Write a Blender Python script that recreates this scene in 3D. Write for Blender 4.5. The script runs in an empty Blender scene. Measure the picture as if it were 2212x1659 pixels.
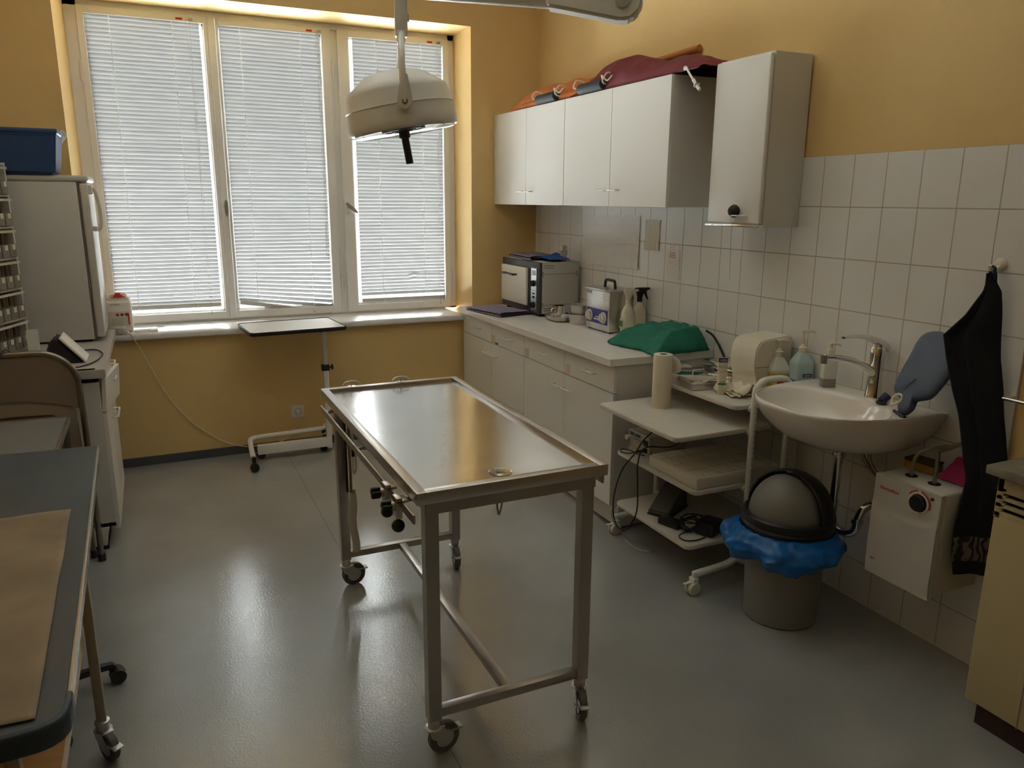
import bpy, bmesh, math, random
from mathutils import Vector, Matrix, noise
random.seed(7)
SC = bpy.context.scene
COL = SC.collection
PI = math.pi
R = math.radians

# ------------------------------------------------------------------ materials
def nt(name):
    m = bpy.data.materials.new(name); m.use_nodes = True
    n = m.node_tree.nodes; l = m.node_tree.links
    b = n.get('Principled BSDF')
    return m, n, l, b

def mat(name, col, rough=.5, metal=0.0, spec=.5, coat=0.0, var=0.0, vscale=8.0, bump=0.0, bscale=60.0,
        trans=0.0, ior=1.45, sheen=0.0, stretch=None, alpha=1.0):
    m, n, l, b = nt(name)
    b.inputs['Base Color'].default_value = (*col, 1)
    b.inputs['Roughness'].default_value = rough
    b.inputs['Metallic'].default_value = metal
    b.inputs['Specular IOR Level'].default_value = spec
    b.inputs['Coat Weight'].default_value = coat
    b.inputs['Coat Roughness'].default_value = .1
    b.inputs['Transmission Weight'].default_value = trans
    b.inputs['IOR'].default_value = ior
    b.inputs['Sheen Weight'].default_value = sheen
    b.inputs['Alpha'].default_value = alpha
    if var or bump:
        tc = n.new('ShaderNodeTexCoord')
        src = tc.outputs['Object']
        if stretch:
            mp = n.new('ShaderNodeMapping'); mp.inputs['Scale'].default_value = stretch
            l.new(src, mp.inputs['Vector']); src = mp.outputs['Vector']
    if var:
        t = n.new('ShaderNodeTexNoise'); t.inputs['Scale'].default_value = vscale; t.inputs['Detail'].default_value = 4
        l.new(src, t.inputs['Vector'])
        r = n.new('ShaderNodeValToRGB')
        r.color_ramp.elements[0].position = .3; r.color_ramp.elements[1].position = .7
        r.color_ramp.elements[0].color = (*[max(0, c*(1-var)) for c in col], 1)
        r.color_ramp.elements[1].color = (*[min(1, c*(1+var)) for c in col], 1)
        l.new(t.outputs['Fac'], r.inputs['Fac']); l.new(r.outputs['Color'], b.inputs['Base Color'])
    if bump:
        t2 = n.new('ShaderNodeTexNoise'); t2.inputs['Scale'].default_value = bscale; t2.inputs['Detail'].default_value = 3
        l.new(src, t2.inputs['Vector'])
        bp = n.new('ShaderNodeBump'); bp.inputs['Strength'].default_value = bump; bp.inputs['Distance'].default_value = .01
        l.new(t2.outputs['Fac'], bp.inputs['Height']); l.new(bp.outputs['Normal'], b.inputs['Normal'])
    return m

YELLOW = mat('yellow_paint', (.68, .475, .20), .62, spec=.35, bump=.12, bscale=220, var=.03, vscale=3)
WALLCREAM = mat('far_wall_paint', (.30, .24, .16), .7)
WHITE_CEIL = mat('ceiling_paint', (.85, .83, .78), .8)
CAB = mat('cabinet_laminate', (.71, .695, .655), .38, spec=.5, bump=.02, bscale=400)
CABEDGE = mat('cabinet_side_laminate', (.61, .595, .55), .42)
CABDARK = mat('cabinet_gap', (.03, .025, .02), .8)
WORKTOP = mat('worktop_laminate', (.72, .705, .665), .22, spec=.5, var=.03, vscale=30)
PVC = mat('window_pvc', (.80, .795, .785), .3, spec=.5)
PVCDARK = mat('window_gasket', (.12, .1, .08), .6)
STEEL = mat('brushed_steel', (.60, .575, .545), .30, metal=1.0, bump=.05, bscale=40, stretch=(60, 2, 2), var=.05, vscale=4)
STEELTOP = mat('worn_steel_top', (.66, .645, .62), .17, metal=1.0, bump=.05, bscale=14, var=.05, vscale=5)
STEELDARK = mat('steel_tube', (.46, .43, .40), .33, metal=1.0, bump=.02, bscale=60)
CHROME = mat('chrome', (.78, .77, .75), .08, metal=1.0)
ZINC = mat('zinc_plate', (.58, .58, .57), .32, metal=1.0)
BLACK = mat('black_plastic', (.012, .012, .013), .42)
BLACKRUB = mat('black_rubber', (.018, .017, .016), .6)
GREYRUB = mat('grey_wheel_rubber', (.12, .115, .11), .5)
LAMPWHITE = mat('lamp_enamel', (.64, .62, .565), .38)
WHITEPL = mat('white_plastic', (.74, .72, .67), .4)
WHITEMET = mat('white_lacquered_tube', (.72, .705, .65), .33)
CREAMPL = mat('cream_plastic', (.68, .63, .51), .4)
CERAMIC = mat('sink_ceramic', (.74, .70, .64), .12, spec=.6, coat=.4)
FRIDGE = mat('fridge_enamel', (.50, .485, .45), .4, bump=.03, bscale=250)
BLUEBOX = mat('blue_plastic', (.02, .055, .16), .4)
BLUEBAG = mat('blue_bag_film', (.012, .13, .42), .22, spec=.7, trans=.12, ior=1.3)
BLUECLOTH = mat('blue_cloth', (.015, .06, .24), .85)
GREENCLOTH = mat('green_drape_cloth', (.015, .155, .100), .85, var=.1, vscale=14, bump=.12, bscale=500)
MAROON = mat('maroon_cloth', (.15, .017, .022), .8, var=.12, vscale=6, bump=.05, bscale=300)
ORANGE = mat('orange_canvas', (.50, .145, .03), .7, var=.1, vscale=10)
ORANGEWOOD = mat('orange_pole', (.42, .15, .04), .5)
GREYFOAM = mat('grey_grip', (.035, .039, .043), .7, spec=.25)
CORDW = mat('white_cord', (.72, .68, .58), .7)
DARKTOWEL = mat('dark_towel_cloth', (.010, .011, .014), .95, bump=.5, bscale=500)
NAVY = mat('navy_strap', (.012, .02, .075), .8)
HWBAG = mat('grey_blue_rubber', (.095, .118, .175), .5, spec=.4)
NAVYRUB = mat('navy_rubber', (.025, .03, .06), .5)
BINGREY = mat('bin_grey', (.22, .215, .19), .5)
BINLID = mat('bin_lid_grey', (.19, .18, .155), .45)
BINDARK = mat('bin_dark', (.016, .016, .017), .4)
HEATERWH = mat('heater_enamel', (.54, .52, .475), .35)
CREAMENAMEL = mat('cream_enamel', (.47, .385, .205), .42)
STONE = mat('stone_slab', (.20, .175, .13), .45, var=.2, vscale=18)
BROWNPL = mat('dark_brown_plinth', (.035, .014, .011), .6)
SKIRT = mat('dark_skirting', (.065, .068, .07), .55)
CARTLEG = mat("dark_cart_leg", (.09, .085, .08), .5)
DESKTOP = mat('slate_blue_desktop', (.08, .095, .11), .33, spec=.5, var=.08, vscale=5, bump=.03, bscale=300)
DESKEDGE = mat('desk_edge', (.03, .045, .06), .4)
ALU = mat('aluminium_edge', (.70, .70, .68), .25, metal=1.0)
CARTTOP = mat('grey_tray', (.20, .20, .19), .4)
KRAFT = mat('brown_kraft_paper', (.255, .19, .118), .7, var=.28, vscale=4, bump=.12, bscale=9)
WOOD = mat('orange_plywood', (.50, .26, .085), .5, var=.12, vscale=5, stretch=(1, 8, 8))
WOODEDGE = mat('pale_plywood_edge', (.62, .50, .36), .5)
BEIGEMET = mat('beige_metal', (.33, .27, .20), .45)
CHAIRPANEL = mat('brown_chair_panel', (.21, .165, .12), .5)
CHAIRTUBE = mat('grey_brown_tube', (.26, .23, .19), .25, metal=.85)
LEGBEIGE = mat('beige_leg', (.36, .30, .22), .45)
PAPER = mat('paper', (.74, .72, .70), .8)
PAPERB = mat('beige_paper', (.60, .57, .47), .8, var=.04, vscale=40)
TISSUE = mat('paper_roll', (.70, .63, .51), .95, bump=.15, bscale=300)
TISSUEHOLE = mat('cardboard_core', (.22, .16, .1), .9)
REDPL = mat('red_plastic', (.55, .02, .03), .4)
REDPRINT = mat('red_print', (.50, .025, .03), .5)
BLUEPRINT = mat('blue_print', (.02, .035, .24), .4)
GREENPRINT = mat('green_print', (.03, .19, .09), .5)
GREYPRINT = mat('grey_print', (.25, .24, .23), .6)
BLACKPRINT = mat('black_print', (.02, .02, .02), .6)
WHITEPRINT = mat('white_print', (.85, .85, .83), .5)
NAVYPRINT = mat('navy_print', (.01, .015, .05), .5)
BEIGESTICK = mat('beige_sticker', (.62, .47, .33), .6)
CANIST = mat('milky_plastic', (.78, .70, .63), .35, spec=.4)
BOTTLEWH = mat('cream_bottle', (.70, .64, .48), .35)
CLEARPL = mat('clear_plastic', (.72, .74, .66), .18, trans=.15, ior=1.3)
YELLOWLIQ = mat('yellow_soap', (.62, .47, .10), .2, trans=.0, ior=1.33)
BLUELIQ = mat('blue_soap', (.02, .22, .42), .2, trans=.0, ior=1.33)
PALEBLUE = mat('pale_blue_bottle', (.42, .55, .56), .2, trans=.0, ior=1.3)
CLEARLIQ = mat('clear_soap', (.30, .29, .26), .15, trans=.1, ior=1.33)
PINK = mat('pink_cloth', (.38, .025, .10), .85)
SPONGEY = mat('ochre_sponge', (.36, .19, .03), .9, bump=.3, bscale=200)
SPONGED = mat('dark_sponge_pad', (.06, .045, .02), .95)
APPL = mat('beige_appliance', (.56, .53, .46), .45)
OVENSIDE = mat('oven_grey', (.46, .44, .39), .45)
OVENDARK = mat('oven_charcoal', (.045, .048, .055), .42)
OVENDOOR = mat('oven_door_cream', (.70, .665, .57), .35)
OVENPANEL = mat('oven_panel_blue', (.16, .19, .21), .3)
GAUZE = mat('gauze', (.62, .60, .56), .9)
WIRE = mat('black_cable', (.010, .010, .011), .45)
WIREW = mat('cream_cable', (.70, .60, .42), .5)
PIPE = mat('old_pipe', (.32, .29, .24), .28, metal=.9)
BRASS = mat('brass', (.5, .42, .24), .3, metal=1.0)
DARKHOLE = mat('dark_hole', (.008, .008, .008), .7)
MARBLE = mat('sill_marble', (.74, .735, .735), .28, var=.07, vscale=9)
TOWELSTRIPE = None

def floor_mat():
    m, n, l, b = nt('grey_linoleum')
    tc = n.new('ShaderNodeTexCoord'); sp = n.new('ShaderNodeSeparateXYZ'); l.new(tc.outputs['Object'], sp.inputs[0])
    t = n.new('ShaderNodeTexNoise'); t.inputs['Scale'].default_value = 350; t.inputs['Detail'].default_value = 2
    l.new(tc.outputs['Object'], t.inputs['Vector'])
    t1 = n.new('ShaderNodeTexNoise'); t1.inputs['Scale'].default_value = 2.2; t1.inputs['Detail'].default_value = 3
    l.new(tc.outputs['Object'], t1.inputs['Vector'])
    r = n.new('ShaderNodeValToRGB')
    r.color_ramp.elements[0].color = (.33, .335, .325, 1); r.color_ramp.elements[1].color = (.43, .435, .425, 1)
    r.color_ramp.elements[0].position = .35; r.color_ramp.elements[1].position = .65
    l.new(t.outputs['Fac'], r.inputs['Fac'])
    mm = n.new('ShaderNodeMix'); mm.data_type = 'RGBA'; mm.blend_type = 'MULTIPLY'; mm.inputs[0].default_value = .35
    l.new(r.outputs['Color'], mm.inputs[6]); l.new(t1.outputs['Fac'], mm.inputs[7])
    # welded sheet seams along the room
    def seam(off, w):
        a = n.new('ShaderNodeMath'); a.operation = 'SUBTRACT'; l.new(sp.outputs['X'], a.inputs[0]); a.inputs[1].default_value = off
        c = n.new('ShaderNodeMath'); c.operation = 'ABSOLUTE'; l.new(a.outputs[0], c.inputs[0])
        d = n.new('ShaderNodeMath'); d.operation = 'LESS_THAN'; l.new(c.outputs[0], d.inputs[0]); d.inputs[1].default_value = w
        return d
    s = seam(-1.863, .0014)
    mx = n.new('ShaderNodeMix'); mx.data_type = 'RGBA'; mx.blend_type = 'MIX'
    l.new(s.outputs[0], mx.inputs[0]); l.new(mm.outputs[2], mx.inputs[6]); mx.inputs[7].default_value = (.17, .165, .155, 1)
    l.new(mx.outputs[2], b.inputs['Base Color'])
    b.inputs['Roughness'].default_value = .17
    b.inputs['Specular IOR Level'].default_value = 1.0
    b.inputs['IOR'].default_value = 1.8
    t3 = n.new('ShaderNodeTexNoise'); t3.inputs['Scale'].default_value = 130; t3.inputs['Detail'].default_value = 3
    l.new(tc.outputs['Object'], t3.inputs['Vector'])
    bp = n.new('ShaderNodeBump'); bp.inputs['Strength'].default_value = .16; bp.inputs['Distance'].default_value = .004
    l.new(t3.outputs['Fac'], bp.inputs['Height']); l.new(bp.outputs['Normal'], b.inputs['Normal'])
    return m
FLOOR = floor_mat()

def tile_mat():
    m, n, l, b = nt('white_wall_tiles')
    tc = n.new('ShaderNodeTexCoord'); sp = n.new('ShaderNodeSeparateXYZ'); l.new(tc.outputs['Object'], sp.inputs[0])
    def axis(sock, off, size):
        a = n.new('ShaderNodeMath'); a.operation = 'SUBTRACT'; l.new(sock, a.inputs[0]); a.inputs[1].default_value = off
        p = n.new('ShaderNodeMath'); p.operation = 'PINGPONG'; l.new(a.outputs[0], p.inputs[0]); p.inputs[1].default_value = size/2
        return p
    ya = axis(sp.outputs['Y'], -1.8911, .1525); za = axis(sp.outputs['Z'], 1.8135, .2049)
    mn = n.new('ShaderNodeMath'); mn.operation = 'MINIMUM'; l.new(ya.outputs[0], mn.inputs[0]); l.new(za.outputs[0], mn.inputs[1])
    mr = n.new('ShaderNodeMapRange'); mr.inputs[1].default_value = .0014; mr.inputs[2].default_value = .0030
    l.new(mn.outputs[0], mr.inputs[0])
    nz = n.new('ShaderNodeTexNoise'); nz.inputs['Scale'].default_value = 3
    l.new(tc.outputs['Object'], nz.inputs['Vector'])
    r = n.new('ShaderNodeValToRGB'); r.color_ramp.elements[0].color = (.66, .65, .625, 1); r.color_ramp.elements[1].color = (.75, .745, .725, 1)
    l.new(nz.outputs['Fac'], r.inputs['Fac'])
    mx = n.new('ShaderNodeMix'); mx.data_type = 'RGBA'
    l.new(mr.outputs[0], mx.inputs[0]); mx.inputs[6].default_value = (.43, .375, .31, 1); l.new(r.outputs['Color'], mx.inputs[7])
    l.new(mx.outputs[2], b.inputs['Base Color'])
    rr = n.new('ShaderNodeMapRange'); rr.inputs[3].default_value = .8; rr.inputs[4].default_value = .28
    l.new(mr.outputs[0], rr.inputs[0]); l.new(rr.outputs[0], b.inputs['Roughness'])
    bp = n.new('ShaderNodeBump'); bp.inputs['Strength'].default_value = .5; bp.inputs['Distance'].default_value = .002
    l.new(mr.outputs[0], bp.inputs['Height']); l.new(bp.outputs['Normal'], b.inputs['Normal'])
    return m
TILE = tile_mat()

def slat_mat():
    m, n, l, b = nt('blind_slat')
    out = n.get('Material Output')
    b.inputs['Base Color'].default_value = (.265, .262, .257, 1); b.inputs['Roughness'].default_value = .5
    t = n.new('ShaderNodeBsdfTranslucent'); t.inputs['Color'].default_value = (.70, .71, .72, 1)
    mx = n.new('ShaderNodeMixShader'); mx.inputs[0].default_value = SLAT_T
    l.new(b.outputs[0], mx.inputs[1]); l.new(t.outputs[0], mx.inputs[2]); l.new(mx.outputs[0], out.inputs['Surface'])
    return m
SLAT_T = .015
SLAT = slat_mat()

def glass_mat():
    m, n, l, b = nt('window_glass')
    out = n.get('Material Output')
    tr = n.new('ShaderNodeBsdfTransparent'); tr.inputs['Color'].default_value = (.95, .97, .96, 1)
    gl = n.new('ShaderNodeBsdfGlossy'); gl.inputs['Roughness'].default_value = .02
    fr = n.new('ShaderNodeFresnel'); fr.inputs['IOR'].default_value = 1.45
    mx = n.new('ShaderNodeMixShader')
    l.new(fr.outputs[0], mx.inputs[0]); l.new(tr.outputs[0], mx.inputs[1]); l.new(gl.outputs[0], mx.inputs[2])
    l.new(mx.outputs[0], out.inputs['Surface'])
    return m
GLASS = glass_mat()

def stripe_mat(name, c1, c2, scale, axis='X', dist=0.0, rough=.9, detail=None):
    m, n, l, b = nt(name)
    tc = n.new('ShaderNodeTexCoord')
    w = n.new('ShaderNodeTexWave'); w.bands_direction = axis; w.inputs['Scale'].default_value = scale
    w.inputs['Distortion'].default_value = dist; w.inputs['Detail'].default_value = 1
    l.new(tc.outputs['Object'], w.inputs['Vector'])
    r = n.new('ShaderNodeValToRGB'); r.color_ramp.elements[0].color = (*c1, 1); r.color_ramp.elements[1].color = (*c2, 1)
    r.color_ramp.elements[0].position = .35; r.color_ramp.elements[1].position = .65
    l.new(w.outputs['Fac'], r.inputs['Fac']); l.new(r.outputs['Color'], b.inputs['Base Color'])
    b.inputs['Roughness'].default_value = rough
    bp = n.new('ShaderNodeBump'); bp.inputs['Strength'].default_value = .3; bp.inputs['Distance'].default_value = .004
    l.new(w.outputs['Fac'], bp.inputs['Height']); l.new(bp.outputs['Normal'], b.inputs['Normal'])
    return m
LILAC = stripe_mat('lilac_striped_towel', (.10, .085, .16), (.34, .30, .37), 22, 'DIAGONAL')
LINES = stripe_mat('printed_sheet', (.70, .68, .67), (.76, .74, .73), 26, 'Z', 6)
TOWELBAND = stripe_mat('patterned_band', (.015, .012, .012), (.13, .105, .09), 22, 'Y', 9)

# ------------------------------------------------------------------ mesh building
class MB:
    def __init__(s): s.bm = bmesh.new()
    def _add(s, bm2, M=None):
        me = bpy.data.meshes.new('tmp'); bm2.to_mesh(me); bm2.free()
        if M is not None: me.transform(M)
        s.bm.from_mesh(me); bpy.data.meshes.remove(me)
    def box(s, x0, y0, z0, x1, y1, z1, bev=0.0, seg=2, M=None):
        b = bmesh.new()
        bmesh.ops.create_cube(b, size=1)
        sx, sy, sz = abs(x1-x0), abs(y1-y0), abs(z1-z0)
        for v in b.verts: v.co = Vector((v.co.x*sx+(x0+x1)/2, v.co.y*sy+(y0+y1)/2, v.co.z*sz+(z0+z1)/2))
        if bev:
            bev = min(bev, .49*min(sx, sy, sz))
            bmesh.ops.bevel(b, geom=list(b.edges), offset=bev, segments=seg, affect='EDGES', profile=.5)
        s._add(b, M); return s
    def lathe(s, prof, M=None, n=32, cap=True, sweep=1.0):
        b = bmesh.new(); rings = []
        for r, z in prof:
            if r < 1e-6: rings.append([b.verts.new((0, 0, z))])
            else:
                rings.append([b.verts.new((r*math.cos(2*PI*i/n), r*math.sin(2*PI*i/n), z)) for i in range(n)])
        for a, c in zip(rings[:-1], rings[1:]):
            for i in range(n):
                j = (i+1) % n
                if len(a) == 1 and len(c) == 1: continue
                if len(a) == 1: b.faces.new((a[0], c[j], c[i]))
                elif len(c) == 1: b.faces.new((a[i], a[j], c[0]))
                else: b.faces.new((a[i], a[j], c[j], c[i]))
        if cap:
            if len(rings[0]) > 1: b.faces.new(list(reversed(rings[0])))
            if len(rings[-1]) > 1: b.faces.new(rings[-1])
        bmesh.ops.recalc_face_normals(b, faces=b.faces)
        s._add(b, M); return s
    def cyl(s, p0, p1, r0, r1=None, n=20, cap=True):
        p0 = Vector(p0); p1 = Vector(p1); d = p1-p0; L = d.length
        r1 = r0 if r1 is None else r1
        M = Matrix.Translation(p0) @ d.to_track_quat('Z', 'Y').to_matrix().to_4x4()
        return s.lathe([(r0, 0), (r1, L)], M, n, cap)
    def sphere(s, c, r, n=20, sc=(1, 1, 1)):
        b = bmesh.new(); bmesh.ops.create_uvsphere(b, u_segments=n, v_segments=max(8, n//2), radius=r)
        s._add(b, Matrix.Translation(Vector(c)) @ Matrix.Diagonal((*sc, 1))); return s
    def tube(s, pts, r, n=10, closed=False, res=6, rs=None):
        pts = [Vector(p) for p in pts]
        P = []; RR = []
        m = len(pts)
        if m == 2 or res <= 1:
            P = pts[:]; RR = [r]*m if rs is None else list(rs)
        else:
            rng = m if closed else m-1
            for i in range(rng):
                g = (lambda k: pts[k % m]) if closed else (lambda k: pts[max(0, min(m-1, k))])
                p0, p1, p2, p3 = g(i-1), g(i), g(i+1), g(i+2)
                for k in range(res):
                    t = k/res
                    P.append(.5*((2*p1)+(p2-p0)*t+(2*p0-5*p1+4*p2-p3)*t*t+(3*p1-p0-3*p2+p3)*t**3))
                    ra = rs[i % m] if rs else r; rb = rs[(i+1) % m] if rs else r
                    RR.append(ra+(rb-ra)*t)
            if not closed: P.append(pts[-1]); RR.append(rs[-1] if rs else r)
        b = bmesh.new(); rings = []; N = len(P); prev = None
        for i in range(N):
            if closed: d = P[(i+1) % N]-P[i-1]
            else: d = P[min(N-1, i+1)]-P[max(0, i-1)]
            if d.length < 1e-9: d = Vector((0, 0, 1))
            d.normalize()
            if prev is None:
                up = Vector((0, 0, 1)) if abs(d.z) < .9 else Vector((1, 0, 0))
                a = d.cross(up).normalized()
            else:
                a = (prev-d*prev.dot(d))
                a = a.normalized() if a.length > 1e-6 else d.orthogonal().normalized()
            prev = a; c = d.cross(a)
            rings.append([b.verts.new(P[i]+RR[i]*(a*math.cos(2*PI*k/n)+c*math.sin(2*PI*k/n))) for k in range(n)])
        for i in range(N if closed else N-1):
            A, B = rings[i], rings[(i+1) % N]
            for k in range(n): b.faces.new((A[k], A[(k+1) % n], B[(k+1) % n], B[k]))
        if not closed:
            b.faces.new(list(reversed(rings[0]))); b.faces.new(rings[-1])
        bmesh.ops.recalc_face_normals(b, faces=b.faces)
        s._add(b); return s
    def prism(s, poly, h, M=None, bev=0.0, seg=2):
        b = bmesh.new()
        lo = [b.verts.new((x, y, 0)) for x, y in poly]; hi = [b.verts.new((x, y, h)) for x, y in poly]
        b.faces.new(list(reversed(lo))); b.faces.new(hi)
        k = len(poly)
        for i in range(k): b.faces.new((lo[i], lo[(i+1) % k], hi[(i+1) % k], hi[i]))
        bmesh.ops.recalc_face_normals(b, faces=b.faces)
        if bev: bmesh.ops.bevel(b, geom=list(b.edges), offset=bev, segments=seg, affect='EDGES')
        s._add(b, M); return s
    def grid(s, f, nu, nv, closed_u=False, M=None):
        b = bmesh.new()
        V = [[b.verts.new(f(i/nu if closed_u else i/(nu-1), j/(nv-1))) for j in range(nv)] for i in range(nu)]
        for i in range(nu if closed_u else nu-1):
            for j in range(nv-1):
                a, c = V[i], V[(i+1) % nu]
                b.faces.new((a[j], c[j], c[j+1], a[j+1]))
        bmesh.ops.recalc_face_normals(b, faces=b.faces)
        s._add(b, M); return s
    def xform(s, M): s.bm.transform(M); return s

WT = {}
def wt(o): return WT.get(o.name, Vector((0, 0, 0)))
def rrect(x0, y0, x1, y1, r, n=5):
    out = []
    for cx, cy, a in ((x1-r, y1-r, 0), (x0+r, y1-r, 90), (x0+r, y0+r, 180), (x1-r, y0+r, 270)):
        for k in range(n+1):
            t = R(a+90*k/n); out.append((cx+r*math.cos(t), cy+r*math.sin(t)))
    return out

def link_mesh(me, name, parent=None):
    o = bpy.data.objects.new(name, me); COL.objects.link(o)
    if parent is not None:
        o.parent = parent; o.location = -wt(parent)
    WT[o.name] = Vector((0, 0, 0))
    return o
def build(mb, name, m, parent=None, smooth=35, solid=0.0, sub=0):
    me = bpy.data.meshes.new(name)
    bmesh.ops.remove_doubles(mb.bm, verts=mb.bm.verts, dist=1e-6)
    mb.bm.to_mesh(me); mb.bm.free()
    me.materials.append(m)
    if smooth:
        for p in me.polygons: p.use_smooth = True
        me.set_sharp_from_angle(angle=R(smooth))
    o = link_mesh(me, name, parent)
    if sub:
        md = o.modifiers.new('Sub', 'SUBSURF'); md.levels = sub; md.render_levels = sub
    if solid:
        md = o.modifiers.new('Solid', 'SOLIDIFY'); md.thickness = solid; md.offset = 0
    return o
def tag(o, label, cat, group=None):
    o['label'] = label; o['category'] = cat
    if group: o['group'] = group
    return o
def thing(name, label, cat, loc, group=None):
    o = bpy.data.objects.new(name, None); COL.objects.link(o)
    o.location = loc; o.empty_display_size = .05
    WT[o.name] = Vector(loc)
    return tag(o, label, cat, group)
def single(mb, name, m, label, cat, group=None, **k):
    o = build(mb, name, m, None, **k)
    vs = o.data.vertices
    lo = [min(v.co[i] for v in vs) for i in range(3)]; hi = [max(v.co[i] for v in vs) for i in range(3)]
    L = Vector(((lo[0]+hi[0])/2, (lo[1]+hi[1])/2, lo[2]))
    o.data.transform(Matrix.Translation(-L)); o.location = L; WT[o.name] = L
    return tag(o, label, cat, group)
def structure(o): o['kind'] = 'structure'; return o
def copy_tree(o, parent=None):
    c = o.copy(); COL.objects.link(c)
    if parent is not None: c.parent = parent
    for ch in list(o.children): copy_tree(ch, c)
    return c
def basis(pos, r, u, n):
    r, u, n = Vector(r), Vector(u), Vector(n)
    M = Matrix(((r.x, u.x, n.x, pos[0]), (r.y, u.y, n.y, pos[1]), (r.z, u.z, n.z, pos[2]), (0, 0, 0, 1)))
    return M
FACE_MX = ((0, -1, 0), (0, 0, 1), (-1, 0, 0))    # a face looking towards -x
FACE_MY = ((1, 0, 0), (0, 0, 1), (0, -1, 0))     # a face looking towards -y
FACE_PX = ((0, 1, 0), (0, 0, 1), (1, 0, 0))
FACE_UP = ((1, 0, 0), (0, 1, 0), (0, 0, 1))
def text(s, size, pos, face, m, parent, name='lettering', ext=.0006, align='CENTER', M2=None):
    cu = bpy.data.curves.new('t', 'FONT'); cu.body = s; cu.size = size; cu.extrude = ext
    cu.align_x = align; cu.align_y = 'CENTER'; cu.resolution_u = 3
    t = bpy.data.objects.new('t', cu); COL.objects.link(t)
    dg = bpy.context.evaluated_depsgraph_get(); dg.update()
    me = bpy.data.meshes.new_from_object(t.evaluated_get(dg))
    bpy.data.objects.remove(t); bpy.data.curves.remove(cu)
    M = basis(pos, *face)
    if M2 is not None: M = M2 @ M
    me.transform(M); me.name = name; me.materials.clear(); me.materials.append(m)
    return link_mesh(me, name, parent)
def nz(x, y, z=0): return noise.noise(Vector((x, y, z)))
def T(x, y, z): return Matrix.Translation((x, y, z))
def RZ(d): return Matrix.Rotation(R(d), 4, 'Z')
def RX(d): return Matrix.Rotation(R(d), 4, 'X')
def RY(d): return Matrix.Rotation(R(d), 4, 'Y')
SKY = 34.0; EXPOSURE = 1.80; SKYV = .19; BANDV = .022

# ================================================================== THE ROOM
structure(build(MB().box(-3.45, -6.85, -.06, .12, .45, 0), 'floor', FLOOR, smooth=0))
structure(build(MB().box(-3.45, -6.85, 3.3, .12, .45, 3.36), 'ceiling', WHITE_CEIL, smooth=0))
structure(build(MB().box(-3.45, -6.85, 0, -3.40, .45, 3.3), 'wall_left', YELLOW, smooth=0))
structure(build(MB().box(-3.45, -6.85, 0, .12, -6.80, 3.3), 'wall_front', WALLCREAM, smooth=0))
structure(build(MB().box(.008, -6.85, 0, .12, .45, 3.3), 'wall_right', YELLOW, smooth=0))
w = MB()
w.box(-3.45, 0, 0, .12, .45, .795)
w.box(-3.45, 0, 2.742, .12, .45, 3.3)
w.box(-.500, 0, .795, .12, .45, 2.742)
w.prism([(-3.45, 0), (-2.918, 0), (-2.885, .33), (-2.885, .45), (-3.45, .45)], 2.742-.795, T(0, 0, .795))
structure(build(w, 'wall_back', YELLOW, smooth=0))
structure(build(MB().box(0, -3.57, 0, .008, 0, 1.8135), 'wall_tiles', TILE, smooth=0))
structure(build(MB().box(-3.40, -.010, 0, 0, 0, .056, .003), 'baseboard_back', SKIRT, smooth=0))
structure(build(MB().box(-3.40, -6.8, 0, -3.388, 0, .056, .003), 'baseboard_left', SKIRT, smooth=0))
s_ = MB().box(-2.93, -.045, .796, -.575, .36, .836, .012, 3)
structure(build(s_, 'trim_1', MARBLE))                      # the marble window sill
# fixed window frame with two mullions
fr = MB()
fr.box(-2.90, .335, .836, -2.815, .42, 2.76, .003)
fr.box(-.545, .335, .836, -.495, .42, 2.76, .003)
fr.box(-2.90, .335, 2.705, -.495, .42, 2.76, .003)
fr.box(-2.90, .335, .836, -.495, .42, .853, .003)
fr.box(-1.365, .348, .836, -1.312, .42, 2.76, .003)
structure(build(fr, 'trim_2', PVC, smooth=0))
def sash(i, x0, x1, ox0, ox1, mull=None, handle=None, hang=0, hinges=()):
    zo0, zo1, z0, z1 = .897, 2.668, .848, 2.712
    m = MB(); ya, yb = .322, .385
    m.box(x0, ya, z0, ox0, yb, z1, .004); m.box(ox1, ya, z0, x1, yb, z1, .004)
    m.box(ox0-.003, ya, z0, ox1+.003, yb, zo0, .004); m.box(ox0-.003, ya, zo1, ox1+.003, yb, z1, .004)
    if mull: m.box(mull[0], .314, z0, mull[1], .40, z1, .004)
    # sloping glazing bead
    m.box(ox0, .345, zo0, ox1, .362, zo0+.012); m.box(ox0, .345, zo1-.012, ox1, .362, zo1)
    m.box(ox0, .345, zo0, ox0+.008, .362, zo1); m.box(ox1-.008, .345, zo0, ox1, .362, zo1)
    o = structure(build(m, 'window_%d' % i, PVC, smooth=0))
    build(MB().box(ox0, .366, zo0, ox1, .370, zo1), 'pane', GLASS, o, smooth=0)
    if handle:
        hx, hy, ang, hz = handle
        h = MB(); Mh = T(hx, hy, hz) @ RY(ang)
        h.lathe([(.014, 0), (.013, .012), (.009, .014), (.009, .035)], Mh @ RX(90), 20)
        h.xform(Matrix.Identity(4))
        pr = []
        for k in range(24):
            a = 2*PI*k/24; pr.append((.0125*math.cos(a), .055*math.sin(a)-.012))
        h.prism(pr, .012, Mh @ basis((0, -.046, 0), (1, 0, 0), (0, 0, 1), (0, -1, 0)) @ T(0, 0, -.006), .003)
        build(h, 'handle', ZINC, o)
        if ang:
            h2 = MB().box(hx-.013, hy-.006, hz-.05, hx+.013, hy+.001, hz+.04, .005)
            build(h2, 'handle_plate', WHITEPL, o)
    for hx, hz in hinges:
        build(MB().cyl((hx, .328, hz-.06), (hx, .328, hz+.06), .007, n=12), 'hinge', PVC, o)
    return o
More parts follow.
